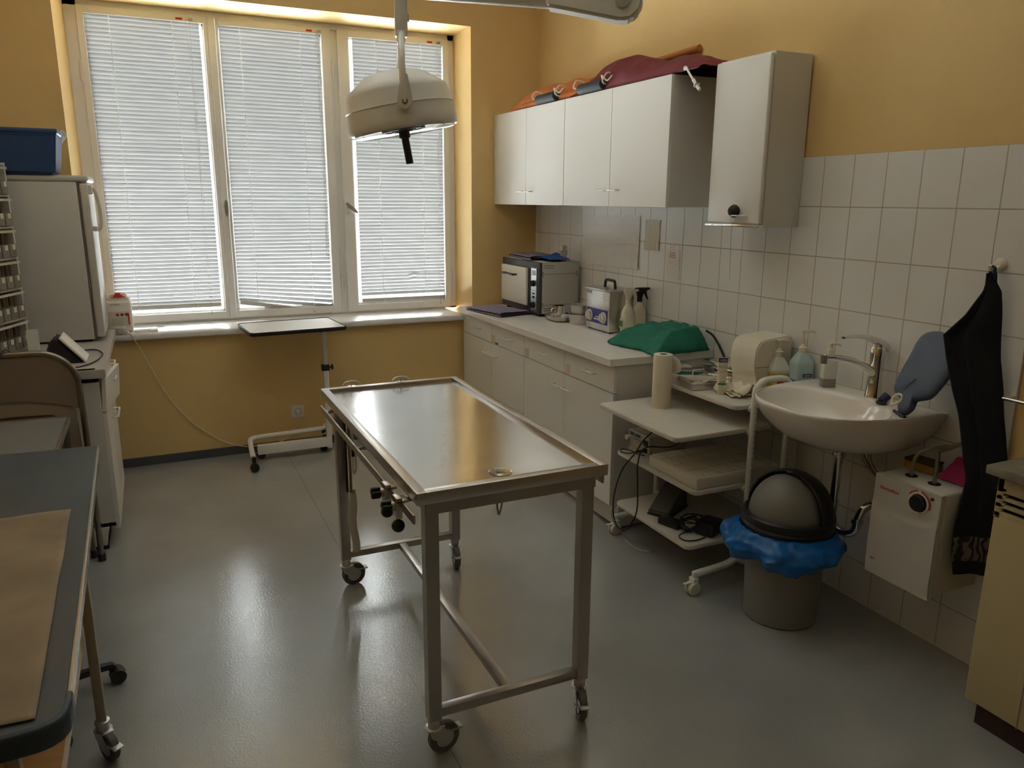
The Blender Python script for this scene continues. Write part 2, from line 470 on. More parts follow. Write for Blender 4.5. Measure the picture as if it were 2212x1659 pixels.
sash(1, -2.822, -2.112, -2.783, -2.137, mull=(-2.112, -2.070), handle=(-2.088, .314, 0, 1.578), hinges=((-2.826, 2.35), (-2.826, 1.05)))
sash(2, -2.067, -1.362, -2.052, -1.420, hinges=((-1.352, 2.45), (-1.352, 1.05)))
sash(3, -1.317, -.540, -1.243, -.582, handle=(-1.283, .322, -50, 1.575), hinges=((-.535, 2.45), (-.535, 1.05)))

# ------------------------------------------------------------------ venetian blinds
def blind(x0, x1, ztop, zbot, label, tilt_rail=0.0, cords=(), pull=None, bend=None, gap=0.0):
    y = .336
    t = thing('venetian_blind', label, 'blind', ((x0+x1)/2, y, zbot), 'venetian blinds in the window')
    build(MB().box(x0, y-.013, ztop-.022, x1, y+.012, ztop, .002), 'head_rail', WHITEPL, t, smooth=0)
    pitch = .0238; hw = .0130; ang = R(62)
    zlow = zbot+.028
    n = int((ztop-.034-zlow-gap)/pitch)
    sl = bmesh.new()
    for i in range(n+1):
        zc = ztop-.036-i*pitch
        last = i-(n-14)
        drop = (0, 0)
        if tilt_rail and last > 0:
            k = (last/14)**1.6
            drop = (0, tilt_rail*k*.75)
        prev = None
        XS = (x0, x1) if not bend or i not in bend else (x0, x0+.55*(x1-x0), x0+.62*(x1-x0), x0+.7*(x1-x0), x1)
        cols = []
        for q, X in enumerate(XS):
            f = (X-x0)/(x1-x0)
            dz = drop[0]*(1-f)-drop[1]*f+.0012*nz(i*.37, X*2)
            if bend and i in bend and len(XS) > 2 and q in (2, 3): dz += bend[i]*(1 if q == 2 else .5)
            c = []
            for k in range(5):
                u = -1+k*.5
                bow = .0022*(1-u*u)
                # room edge high, outer edge low, gently crowned
                yy = y+u*hw*math.cos(ang)+bow*math.sin(ang); zz = zc+dz-u*hw*math.sin(ang)+bow*math.cos(ang)
                c.append(sl.verts.new((X, yy, zz)))
            cols.append(c)
        for a, b in zip(cols[:-1], cols[1:]):
            for k in range(4): sl.faces.new((a[k], b[k], b[k+1], a[k+1]))
    mb = MB(); mb.bm.free(); mb.bm = sl
    build(mb, 'slats', SLAT, t, smooth=60)
    br = MB(); br.box(-(x1-x0)/2, -.013, -.008, (x1-x0)/2, .013, .010, .004)
    L = math.atan2(tilt_rail, x1-x0)
    br.xform(T((x0+x1)/2, y, zbot+.012-tilt_rail/2) @ RY(math.degrees(L)) @ RX(-62 if not gap else -80))
    build(br, 'bottom_rail', BR_MAT, t, smooth=0)
    for cx in cords:
        f = (cx-x0)/(x1-x0); zb = zbot+.012-tilt_rail*f
        build(MB().cyl((cx, y-.0035, zb), (cx, y-.0035, ztop-.01), .0019, n=6), 'ladder_cord', CORDWH, t)
        build(MB().box(cx-.007, y-.020, zb-.012, cx+.007, y-.012, zb, .002), 'cord_clip', CLEARPL, t)
    if pull:
        px_, z1 = pull
        build(MB().tube([(px_, y-.02, ztop-.01), (px_+.004, y-.021, 1.8), (px_-.001, y-.02, 1.2), (px_+.002, y-.03, z1)], .0011, 6), 'pull_cord', CORDGREY, t)
        build(MB().tube([(px_+.016, y-.02, ztop-.01), (px_+.014, y-.021, 1.8), (px_+.012, y-.02, 1.2), (px_+.006, y-.03, z1)], .0011, 6), 'pull_cord', CORDGREY, t)
        build(MB().box(px_-.060, y-.016, ztop-.016, px_-.022, y-.0125, ztop-.004), 'red_tag', REDPRINT, t, smooth=0)
        build(MB().box(px_+.01, y-.017, ztop-.018, px_+.035, y-.0125, ztop-.003), 'cord_lock', PIPE, t, smooth=0)
    return t
CORDWH = mat('lit_ladder_cord', (.85, .85, .84), .7)  # real cord, its pale tone also stands in for daylight through slat holes
BR_MAT = mat('blind_rail', (.52, .50, .47), .4)
CORDGREY = mat('grey_pull_cord', (.35, .32, .29), .7)
blind(-2.786, -2.160, 2.694, .930, 'white venetian blind in the wide window by the fridge, level bottom rail', cords=(-2.655, -2.315), pull=(-2.23, .88))
blind(-2.046, -1.428, 2.696, .938, 'white venetian blind in the middle window, bottom rail sagging to one side', tilt_rail=.098, cords=(-1.925, -1.555), pull=(-1.455, 1.45))
blind(-1.214, -.588, 2.694, .912, 'white venetian blind behind the hanging lamp, one bent slat near the bottom', cords=(-1.055, -.735), pull=(-.635, .87), bend={66: .012, 67: .008}, gap=.018)

# ================================================================== RIGHT WALL CABINETS
def bow_handle(x, y, z, half, out, parent, m=WHITEPL, axis='y', r=.0045, face=-1):
    mb = MB()
    if axis == 'y':
        pts = [(x, y-half, z), (x+face*out*.85, y-half, z), (x+face*out, y-half+.012, z), (x+face*out, y+half-.012, z), (x+face*out*.85, y+half, z), (x, y+half, z)]
    else:
        pts = [(x, y, z-half), (x+face*out*.85, y, z-half), (x+face*out, y, z-half+.012), (x+face*out, y, z+half-.012), (x+face*out*.85, y, z+half), (x, y, z+half)]
    mb.tube(pts, r, 8, res=3)
    return build(mb, 'handle', m, parent)
def base_unit(y1, label, stick):
    y0 = y1-.998
    t = thing('base_cabinet', label, 'cabinet', (-.30, (y0+y1)/2, 0), 'base cabinets under the right-hand worktop')
    c = MB()
    c.box(-.562, y0, .130, -.01, y0+.019, .855); c.box(-.562, y1-.019, .130, -.01, y1, .855)
    c.box(-.562, y0+.019, .130, -.01, y1-.019, .149); c.box(-.562, y0+.019, .836, -.01, y1-.019, .855); c.box(-.03, y0, .13, -.01, y1, .855)
    c.box(-.562, (y0+y1)/2-.01, .149, -.03, (y0+y1)/2+.01, .836); c.box(-.555, y0+.019, .70, -.03, y1-.019, .715)
    build(c, 'carcass', CABEDGE, t, smooth=0)
    build(MB().box(-.525, y0, .012, -.05, y1, .130), 'plinth', CABEDGE, t, smooth=0)
    for k in range(2):
        a1 = y1-k*.499; a0 = a1-.499
        d = build(MB().box(-.580, a0+.0015, .7175, -.562, a1-.0015, .8525, .001, 1), 'drawer', CAB, t, smooth=0)
        bow_handle(-.580, (a0+a1)/2-.035, .787, .048, .028, d)
        e = build(MB().box(-.580, a0+.0015, .1375, -.562, a1-.0015, .7125, .001, 1), 'door', CAB, t, smooth=0)
        hy = a0+.055 if k == 0 else a1-.055
        bow_handle(-.580, hy, .640, .048, .028, e)
        st = stick[k]
        if st:
            build(MB().box(-.5808, a1-.062, .722, -.5798, a1-.012, .772), 'sticker', BEIGESTICK, d, smooth=0)
        if st == 2:
            lb = build(MB().box(-.5808, a1-.115, .715, -.5798, a1-.066, .738), 'blue_label', WHITEPRINT, d, smooth=0)
            build(MB().box(-.5812, a1-.112, .717, -.5806, a1-.093, .733).box(-.5812, a1-.087, .717, -.5806, a1-.069, .733), 'blue_marks', BLUEPRINT, d, smooth=0)
    return t
base_unit(-.030, 'white base cabinet next to the window sill, blue label on its second drawer', (0, 2))
base_unit(-1.030, 'white base cabinet beside the trolley, two beige stickers on its drawers', (1, 1))
single(MB().box(-.615, -2.045, .855, 0, -.025, .893, .003, 2), 'worktop', WORKTOP, 'long pale grey worktop carrying the sterilizer oven and the green cloth', 'worktop', smooth=0)

def wall_unit(y1, label, wdt):
    y0 = y1-wdt
    t = thing('wall_cabinet', label, 'cabinet', (-.165, (y0+y1)/2, 1.60), 'wall cabinets over the right-hand worktop')
    c = MB()
    c.box(-.312, y0, 1.60, 0, y0+.018, 2.19); c.box(-.312, y1-.018, 1.60, 0, y1, 2.19)
    c.box(-.312, y0+.018, 1.60, 0, y1-.018, 1.618); c.box(-.312, y0+.018, 2.172, 0, y1-.018, 2.19); c.box(-.012, y0, 1.60, 0, y1, 2.19)
    build(c, 'carcass', CABEDGE, t, smooth=0)
    h = wdt/2
    for k in range(2):
        a1 = y1-k*h; a0 = a1-h
        d = build(MB().box(-.330, a0+.0014, 1.599, -.312, a1-.0014, 2.190, .001, 1), 'door', CAB, t, smooth=0)
        hy = a0+.055 if k == 0 else a1-.055
        bow_handle(-.330, hy, 1.682, .042, .026, d)
    return t
wall_unit(-.002, 'white two-door wall cabinet in the corner above the sterilizer oven', 1.010)
wall_unit(-1.014, 'white two-door wall cabinet under the maroon cloth, next to the tall narrow cabinet', 1.012)

t = thing('medicine_cabinet', 'tall narrow white wall cabinet with a black lock knob, hung above the trolley', 'cabinet', (-.11, -2.37, 1.522))
build(MB().box(-.200, -2.538, 1.522, 0, -2.203, 2.222, .004), 'body', CABEDGE, t, smooth=0)
d = build(MB().box(-.224, -2.540, 1.534, -.203, -2.203, 2.214, .008, 3), 'door', CAB, t)
build(MB().box(-.232, -2.545, 1.520, -.198, -2.198, 1.533, .004), 'chrome_strip', CHROME, t)
k = MB().lathe([(.026, 0), (.028, .006), (.022, .020), (.008, .026), (0, .026)], T(-.240, -2.405, 1.588) @ RY(-90) @ RX(18), 24)
lk = build(k, 'lock_knob', BLACK, d)
build(MB().box(-.262, -2.44, 1.566, -.224, -2.365, 1.572, .002).box(-.245, -2.475, 1.566, -.2275, -2.435, 1.571, .002), 'lock_bar', WHITEPL, d, smooth=0)
t = thing('key_chain', 'thin beaded key chain hanging from the lock of the tall wall cabinet', 'chain', (-.250, -2.405, 1.29))
pts = [(-.250+.008*math.cos(a), -2.405+.008*math.sin(a)*.3, 1.552+.008*math.sin(a)) for a in [2*PI*q/10 for q in range(10)]]
build(MB().tube([(-.25, -2.405+.008*math.cos(2*PI*q/12), 1.553+.008*math.sin(2*PI*q/12)) for q in range(12)], .0011, 6, closed=True, res=2), 'ring', CHROME, t)
ch = MB()
for q in range(60): ch.sphere((-.25+.00001*q*q*.3, -2.405+.0004*q*.0, 1.543-.0042*q), .0016, 6)
build(ch, 'chain', PIPE, t)

# ------------------------------------------------------------------ bundles on the wall cabinets
t = thing('folded_stretcher', 'folded orange canvas stretcher with grey grips lying on the wall cabinets', 'stretcher', (-.17, -.95, 2.19))
def canv(u, v):
    y = -.13-.95*u
    hgt = .150*min(1, (u+.02)/.30)**.7*(1 if u < .85 else max(.2, 1-(u-.85)*4))
    a = PI*v
    x = -.160-.135*math.cos(a)*(1-.1*abs(nz(y*3, 0)))
    z = 2.193+hgt*math.sin(a)**.75*(.86+.18*nz(y*4, v*3))+.004*nz(y*14, v*9)
    return Vector((x, y, z))
build(MB().grid(canv, 60, 22), 'canvas', ORANGE, t, solid=.004)
build(MB().cyl((-.012, -.25, 2.325), (-.012, -1.80, 2.362), .0165), 'pole', ORANGEWOOD, t)
def lower_roll(u, v):
    y = -.33-.95*u; a = 2*PI*v
    r = .020*(1+.2*nz(y*7, math.cos(a)))*min(1, 8*u+.35)
    return Vector((-.290+r*math.cos(a), y, 2.213+r*math.sin(a)))
build(MB().grid(lower_roll, 40, 14), 'rolled_edge', ORANGE, t)
for ya, yb, za in ((-.655, -.895, 2.222), (-1.17, -1.42, 2.222)):
    g = MB().lathe([(.012, 0), (.027, .002), (.028, .010), (.028, abs(yb-ya)-.02), (.027, abs(yb-ya)-.004), (.012, abs(yb-ya))], T(-.322, ya, za) @ RX(90), 18)
    go = build(g, 'grip', GREYFOAM, t)
    for yy, s in ((ya+.012, 1), (yb-.02, -1)):
        c = MB().tube([(-.322, yy-s*.01, za), (-.35, yy+.012*s, za+.012), (-.325, yy+.02*s, za+.050), (-.27, yy+.015*s, za+.035), (-.29, yy, za-.006)], .0045, 8, closed=True)
        build(c, 'cord', CORDW, go)
    c = MB().tube([(-.322, yb, za), (-.356, yb-.03, za+.035), (-.335, yb-.05, za+.01), (-.33, yb-.09, za+.03)], .004, 8)
    build(c, 'cord', CORDW, go)
def maro(u, v):
    # u along the cabinets, v from the wall over the top to the front edge
    y = -1.045-1.155*u
    K = [(0, .028), (.06, .052), (.14, .115), (.30, .180), (.42, .182), (.52, .150), (.64, .098), (.75, .108), (.86, .092), (.95, .055), (1, .02)]
    for (a, ha), (b, hb) in zip(K[:-1], K[1:]):
        if a <= u <= b:
            f = (u-a)/(b-a); f = f*f*(3-2*f); h = ha+(hb-ha)*f; break
    a = PI*v
    c = -math.cos(a)
    x = -.178-.140*c*(1-.06*abs(nz(y*5, 3)))
    prof = math.sin(a)**.7
    fold = .016*nz(y*7+v*3.5, v*2.5)*math.sin(a)+.008*nz(y*16-v*7, v*4)
    z = 2.192+h*prof*(.95+.2*nz(y*3, 7+v))+max(-.01, fold)*(prof > .1)
    return Vector((x, y, max(2.1925, z)))
single(MB().grid(maro, 90, 44), 'maroon_cloth', MAROON, 'crumpled maroon cloth bundle lying on the wall cabinets', 'cloth', solid=.003, smooth=80)
t = thing('infusion_tube', 'white plastic tube hanging over the edge of the wall cabinets', 'tube', (-.345, -2.19, 2.10))
build(MB().tube([(-.325, -2.11, 2.196), (-.345, -2.15, 2.195), (-.351, -2.170, 2.180), (-.353, -2.212, 2.140)], .0045, 8).sphere((-.332, -2.125, 2.200), .010, 12), 'tube', WHITEPL, t)
build(MB().cyl((-.353, -2.212, 2.140), (-.354, -2.262, 2.092), .0075, n=12).cyl((-.353, -2.236, 2.117), (-.353, -2.240, 2.113), .014, n=12), 'syringe_barrel', WHITEPL, t)
build(MB().tube([(-.357, -2.234, 2.125), (-.361, -2.244, 2.130), (-.361, -2.254, 2.122)], .0032, 6), 'clip', BLACK, t)

# ================================================================== THINGS ON THE WORKTOP
WZ = .8935
# dry-heat sterilizer oven: front looks into the room (-x)
t = thing('sterilizer_oven', 'grey hot-air sterilizer oven with cream door standing in the corner of the worktop', 'oven', (-.17, -.40, WZ))
y0, y1, z0, z1, xf, xb = -.702, -.118, .912, 1.243, -.318, -.030
bd = MB().box(xf+.02, y0, z0, xb, y1, z1, .006)
build(bd, 'housing', OVENSIDE, t)
build(MB().box(xf, y0+.004, z0-.004, xf+.022, y1-.004, z1-.001, .006), 'front_frame', OVENDARK, t)
sl = MB()
for zz in (1.166, .968): sl.box(-.31, y0-.001, zz, -.035, y0+.002, zz+.0018)
for zz in (1.205, 1.220, .932, .945): sl.box(-.285, y0-.001, zz, -.215, y0+.002, zz+.003)
for xx in (-.295, -.05):
    for zz in (1.176, 1.156, .978, .958): sl.box(xx-.003, y0-.0015, zz-.003, xx+.003, y0+.002, zz+.003)
build(sl, 'vent_slots', DARKHOLE, t, smooth=0)
dr = build(MB().box(xf-.022, -.545, .952, xf-.002, -.150, 1.198, .006), 'door', OVENDOOR, t)
hd = MB().box(xf-.055, -.405, 1.135, xf-.046, -.230, 1.150, .003).box(xf-.05, -.24, 1.137, xf-.022, -.228, 1.148, .002).box(xf-.05, -.407, 1.137, xf-.022, -.395, 1.148, .002)
build(hd, 'handle', BLACK, dr)
cp = build(MB().box(xf-.006, -.672, .925, xf+.001, -.590, 1.205, .003), 'control_panel', OVENPANEL, t)
build(MB().box(xf-.008, -.660, 1.155, xf-.005, -.602, 1.190).box(xf-.008, -.655, .985, xf-.005, -.610, .990).box(xf-.008, -.655, 1.055, xf-.005, -.610, 1.063), 'display', PALEBLUE, cp, smooth=0)
for zz in (1.105, .965):
    build(MB().cyl((xf-.006, -.632, zz), (xf-.026, -.632, zz), .021, .018, 18).box(xf-.032, -.636, zz-.018, xf-.024, -.628, zz+.018, .002), 'dial', BLACK, cp)
for zz in (1.035, 1.015, .9998+.01): build(MB().box(xf-.012, -.645, zz, xf-.005, -.620, zz+.008, .001), 'button', BLACKRUB, cp, smooth=0)
build(MB().box(xf-.0075, -.668, .94, xf-.0055, -.594, 1.2).box(xf-.007, -.6, .93, xf-.004, -.597, 1.2), 'panel_trim', ZINC, cp, smooth=0)
ft = MB()
for xx in (-.28, -.07):
    for yy in (-.66, -.16): ft.cyl((xx, yy, WZ), (xx, yy, z0+.002), .018, n=14)
build(ft, 'feet', BLACKRUB, t)

def folded_towel(name, c, sx, sy, rot, label, m, layers=3, th=.011, grp=None, wav=.006):
    mb = MB()
    t = thing(name, label, 'towel', c, grp)
    for q in range(layers):
        def f(u, v, q=q):
            a = 2*PI*u
            # rounded-rectangle section swept along v
            X = sx/2*(abs(math.cos(a))**.35)*(1 if math.cos(a) > 0 else -1)*(1-.03*q)
            Z = th/2*(abs(math.sin(a))**.6)*(1 if math.sin(a) > 0 else -1)
            Y = (v-.5)*sy*(1-.02*q)
            return Vector((X+.004*nz(Y*9, q), Y+.006*nz(X*8, q+3), Z+th*(q+.5)+wav*.5*(1+nz(X*9, Y*9, q*.2))*(q > 0)+.0005))
        mb.grid(f, 36, 16, closed_u=True)
    mb.xform(T(*c) @ RZ(rot))
    build(mb, 'folds', m, t, smooth=70)
    return t
folded_towel('folded_towel', (-.478, -.405, WZ), .25, .40, 12, 'lilac striped towel folded on the worktop in front of the sterilizer oven', LILAC, 2, .012)
folded_towel('folded_towel', (-.17, -.335, 1.244), .23, .44, -6, 'lilac towel folded on top of the sterilizer oven', LILAC, 2, .011)
def bcl(u, v):
    x = (u-.5)*.15; y = (v-.5)*.21
    h = .012+.045*max(0, 1-(x/.085)**2)*max(0, 1-(y/.11)**2)*(.7+.5*nz(x*16, y*13))
    return Vector((-.175+x+.012*nz(y*12, 1), -.685+.012+y*.92+.10*0, 1.2445+h))
single(MB().grid(lambda u, v: bcl(u, v)+Vector((0, .06, 0)), 22, 28), 'blue_cloth', BLUECLOTH, 'crumpled blue cloth on top of the sterilizer oven', 'cloth', solid=.003, smooth=80)
def cup(c, r0, r1, h, lip=.003, name='steel_cup', label='', group=None, cat='cup', m=STEEL, wall=.0015):
    mb = MB().lathe([(0, 0), (r0-.002, 0), (r0, .002), (r1, h-.002), (r1+lip, h), (r1+lip-.001, h+.001), (r1-wall, h-.002), (r0-wall, .004), (0, .004)], T(*c), 28, cap=False)
    return single(mb, name, m, label, cat, group)
cup((-.125, -.660, 1.2445), .019, .026, .062, label='tapered steel cup standing on the sterilizer oven, lower of the two', group='steel cups on the oven')
cup((-.125, -.660, 1.309), .020, .020, .036, label='small steel cup stacked on the tapered cup on the oven', group='steel cups on the oven')
tr = MB().lathe([(0, 0), (.060, 0), (.075, .006), (.088, .028), (.094, .030), (.094, .032), (.086, .030), (.072, .008), (0, .004)], T(0, 0, 0), 36, cap=False)
tr.xform(T(-.262, -.862, WZ) @ RZ(0) @ Matrix.Diagonal((.85, 1.25, 1, 1)))
single(tr, 'steel_dish', STEEL, 'shallow oval steel dish in front of the oven, a steel mug standing in it', 'dish')
t = thing('steel_mug', 'shiny steel mug standing in the shallow dish in front of the oven', 'mug', (-.255, -.855, WZ+.005))
build(MB().lathe([(0, .0), (.036, 0), (.038, .003), (.037, .040), (.038, .088), (.0395, .089), (.0365, .087), (.0355, .004), (0, .004)], T(-.255, -.850, WZ+.0045), 32, cap=False), 'cup', CHROME, t)
build(MB().tube([(-.292, -.862, .972), (-.318, -.875, .968), (-.318, -.875, .925), (-.292, -.862, .918)], .004, 8), 'handle', CHROME, t)
cup((-.190, -1.010, WZ), .068, .076, .058, .004, 'steel_bowl', 'wide steel bowl on the worktop beside the ultrasonic cleaner', 'stacked steel bowls', 'bowl')
cup((-.190, -1.005, WZ+.0045), .050, .062, .108, .004, 'steel_bowl', 'smaller steel bowl nested in the wide bowl beside the ultrasonic cleaner', 'stacked steel bowls', 'bowl')

# ultrasonic cleaner
t = thing('ultrasonic_cleaner', 'steel ultrasonic cleaner with blue panel and two dials on the worktop', 'cleaner', (-.16, -1.30, WZ))
xf, xb, y0, y1 = -.245, -.085, -1.430, -1.172
build(MB().box(xf, y0, WZ+.008, xb, y1, 1.128, .004), 'housing', STEEL, t)
build(MB().box(xf-.010, y0-.010, 1.126, xb+.010, y1+.012, 1.139, .003), 'lid', STEEL, t)
build(MB().tube([(-.165, -1.355, 1.138), (-.165, -1.350, 1.172), (-.165, -1.335, 1.182), (-.165, -1.265, 1.182), (-.165, -1.250, 1.172), (-.165, -1.245, 1.138)], .0085, 10, res=4), 'lid_handle', BLACK, t)
pn = build(MB().box(xf-.002, -1.412, .938, xf+.001, -1.185, 1.022, .001), 'panel', BLUEPRINT, t, smooth=0)
for yy in (-1.222, -1.372):
    build(MB().lathe([(.033, 0), (.033, .004), (.026, .006), (.026, .018), (.023, .020), (0, .020)], T(xf-.002, yy, .978) @ RY(-90), 24).box(xf-.026, yy-.003, .955, xf-.020, yy+.003, 1.001, .001), 'dial', APPL, pn)
text('SONOREX', .016, (xf-.0025, -1.302, .962), FACE_MX, WHITEPRINT, pn)
text('BANDELIN', .008, (xf-.0025, -1.302, .976), FACE_MX, WHITEPRINT, pn)
build(MB().box(xf-.0008, -1.418, 1.06, xf+.001, -1.358, 1.115), 'data_label', LINES, t, smooth=0)
build(MB().box(xf-.0008, -1.232, 1.104, xf+.001, -1.182, 1.120), 'mark_label', GREYPRINT, t, smooth=0)
text('C62', .012, (xf-.0012, -1.207, 1.112), FACE_MX, WHITEPRINT, t)
ft = MB()
for xx in (xf+.02, xb-.02):
    for yy in (y0+.02, y1-.02): ft.cyl((xx, yy, WZ), (xx, yy, WZ+.01), .010, n=12)
build(ft, 'feet', BLACKRUB, t)

# spray bottles: body + trigger head, nozzle pointing along local -x
def spray(c, rot, label, head_m, body_m, lab, s=1.0):
    t = thing('spray_bottle', label, 'bottle', c, 'spray bottles on the worktop')
    M = T(*c) @ RZ(rot) @ Matrix.Scale(s, 4)
    b = MB()
    def f(u, v):
        prof = [(0, .030, .022), (.01, .040, .028), (.10, .040, .028), (.135, .036, .026), (.165, .020, .018), (.178, .0135, .0135), (.19, .0135, .0135)]
        z = .19*v
        for (za, ra, sa), (zb, rb, sb) in zip(prof[:-1], prof[1:]):
            if za <= z <= zb+1e-9:
                g = (z-za)/(zb-za); rx = ra+(rb-ra)*g; ry = sa+(sb-sa)*g; break
        a = 2*PI*u; ca, sa_ = math.cos(a), math.sin(a)
        return Vector((rx*abs(ca)**.75*(1 if ca > 0 else -1), ry*abs(sa_)**.75*(1 if sa_ > 0 else -1), z))
    b.grid(f, 32, 24, closed_u=True, M=M)
    b.lathe([(.030, 0), (0, 0)], M @ Matrix.Diagonal((1, .73, 1, 1)), 24, cap=False)
    build(b, 'bottle_body', body_m, t, smooth=60)
    h = MB()
    h.lathe([(.0155, .182), (.0155, .205), (.013, .207)], M, 18)
    pr = [(-.030, .262), (.044, .262), (.050, .256), (.046, .246), (.024, .236), (.015, .218), (.013, .205), (-.012, .205), (-.014, .226), (-.026, .246), (-.032, .255)]
    h.prism(pr, .026, M @ basis((0, .013, 0), (1, 0, 0), (0, 0, 1), (0, -1, 0)), .004)
    h.box(.046, -.008, .249, .060, .008, .262, .003, M=M)
    hd = build(h, 'spray_head', head_m, t)
    tg = MB().prism([(.026, .246), (.038, .243), (.046, .215), (.054, .196), (.047, .193), (.036, .212), (.027, .232)], .014, M @ basis((0, .007, 0), (1, 0, 0), (0, 0, 1), (0, -1, 0)), .002)
    build(tg, 'trigger', head_m, hd)
    if lab:
        build(MB().box(-.0405, -.020, .040, -.0395, .020, .095, M=M), 'label', PAPERB, t, smooth=0)
        build(MB().box(-.0412, -.018, .052, -.0402, .014, .085, M=M), 'green_label', GREENPRINT, t, smooth=0)
    return t
spray((-.165, -1.495, WZ), -8, 'cream spray bottle with cream trigger head, nearest the green cloth', BOTTLEWH, BOTTLEWH, True, .98)
spray((-.070, -1.465, WZ), -5, 'spray bottle with black trigger head behind the cream one', BLACK, BOTTLEWH, False, .99)

# green drape over the small scale
def green(u, v):
    y = -1.66-.40*u; x = -.385+.345*v
    e = min(u/.28, (1-u)/.16, v/.42, (1-v)/.10, 1)
    e = max(0, e)
    h = .115*(e**.75)
    h *= (.86+.14*v)
    n = .012*nz(x*13, y*13)+.008*nz(x*27, y*24)
    xx = x-.02*math.sin(u*7)*(1-v)+.008*nz(y*20, 5); yy = y+.012*nz(x*15, 2)+.10*(1-v)*(.5-u)*.4
    return Vector((xx, yy, WZ+.004+max(0, h+n*(e > .02))))
single(MB().grid(green, 54, 44), 'green_drape', GREENCLOTH, 'green surgical cloth draped over a small appliance on the worktop', 'cloth', solid=.003, smooth=80)
single(MB().box(-.330, -1.665, WZ, -.295, -1.630, WZ+.03, .003), 'small_white_box', WHITEPL, 'tiny white box half hidden under the edge of the green cloth', 'box', smooth=0)
t = thing('covered_appliance', 'beige appliance corner showing under the green cloth at the worktop end', 'appliance', (-.15, -1.93, WZ))
build(MB().box(-.30, -2.035, WZ, -.045, -1.76, WZ+.028, .006), 'housing', APPL, t)
build(MB().box(-.28, -2.037, WZ+.012, -.08, -2.034, WZ+.02), 'slot', DARKHOLE, t, smooth=0)
single(MB().tube([(-.05, -2.035, .995), (-.035, -2.07, .975), (-.025, -2.10, .94), (-.02, -2.13, .90), (-.02, -2.15, .875)], .006, 8), 'power_cable', WIRE, 'black cable running from under the green cloth down behind the trolley', 'cable')

# ------------------------------------------------------------------ sheets on the tiles
def sheet(y0, y1, z0, z1, m, label, name='paper_sheet', group=None, tapes=(), curl=.004, lines=True):
    t = thing(name, label, 'paper', (-.003, (y0+y1)/2, z0), group)
    def f(u, v):
        y = y0+(y1-y0)*u; z = z0+(z1-z0)*v
        c = curl*(1-v)**2*(1+nz(u*9, 3))*.9+.0015*(1+nz(u*6, v*4))
        return Vector((-.0016-c, y+.003*nz(v*5, 2), z+.003*nz(u*5, 6)*(v < .05 or v > .95)))
    o = build(MB().grid(f, 26, 26), 'sheet', m, t, smooth=80)
    for (yy, zz, ww, hh) in tapes:
        build(MB().box(-.0035, yy-ww/2, zz-hh/2, -.0005, yy+ww/2, zz+hh/2), 'tape', WHITEPRINT, t, smooth=0)
    return t
sheet(-.922, -.710, 1.236, 1.541, LINES, 'printed sheet on the tiles, the one of the row nearest the corner', group='printed sheets on the tiles')
sheet(-1.130, -.924, 1.238, 1.546, LINES, 'printed sheet on the tiles, middle one of the row of three', group='printed sheets on the tiles')
sheet(-1.338, -1.132, 1.240, 1.550, LINES, 'printed sheet on the tiles, the one of the row next to the beige slip', group='printed sheets on the tiles', tapes=((-1.33, 1.243, .03, .014),), curl=.008)
sheet(-1.532, -1.392, 1.360, 1.526, PAPERB, 'small beige paper slip taped to the tiles beside the three sheets', tapes=((-1.39, 1.43, .012, .03), (-1.525, 1.364, .02, .014), (-1.395, 1.364, .02, .012), (-1.525, 1.52, .02, .014)))
t = thing('plastic_pouch', 'clear hanging pouch with a printed card stuck to the tiles under the tall cabinet', 'pouch', (-.004, -1.66, 1.215))
build(MB().box(-.004, -1.722, 1.217, -.0005, -1.603, 1.372, .001), 'pouch', PAPER, t, smooth=0)
build(MB().box(-.0045, -1.715, 1.220, -.0035, -1.612, 1.325), 'card', LINES, t, smooth=0)
rp = MB()
for i in range(3): rp.box(-.0052, -1.690+.004*i, 1.330+.011*i, -.0042, -1.632-.003*i, 1.3365+.011*i)
build(rp, 'red_heading', mat('faded_red', (.62, .30, .25), .6), t, smooth=0)
build(MB().box(-.003, -1.632, 1.36, -.0008, -1.618, 1.398).box(-.003, -1.704, 1.36, -.0008, -1.690, 1.398), 'hanging_tab', WHITEPRINT, t, smooth=0)

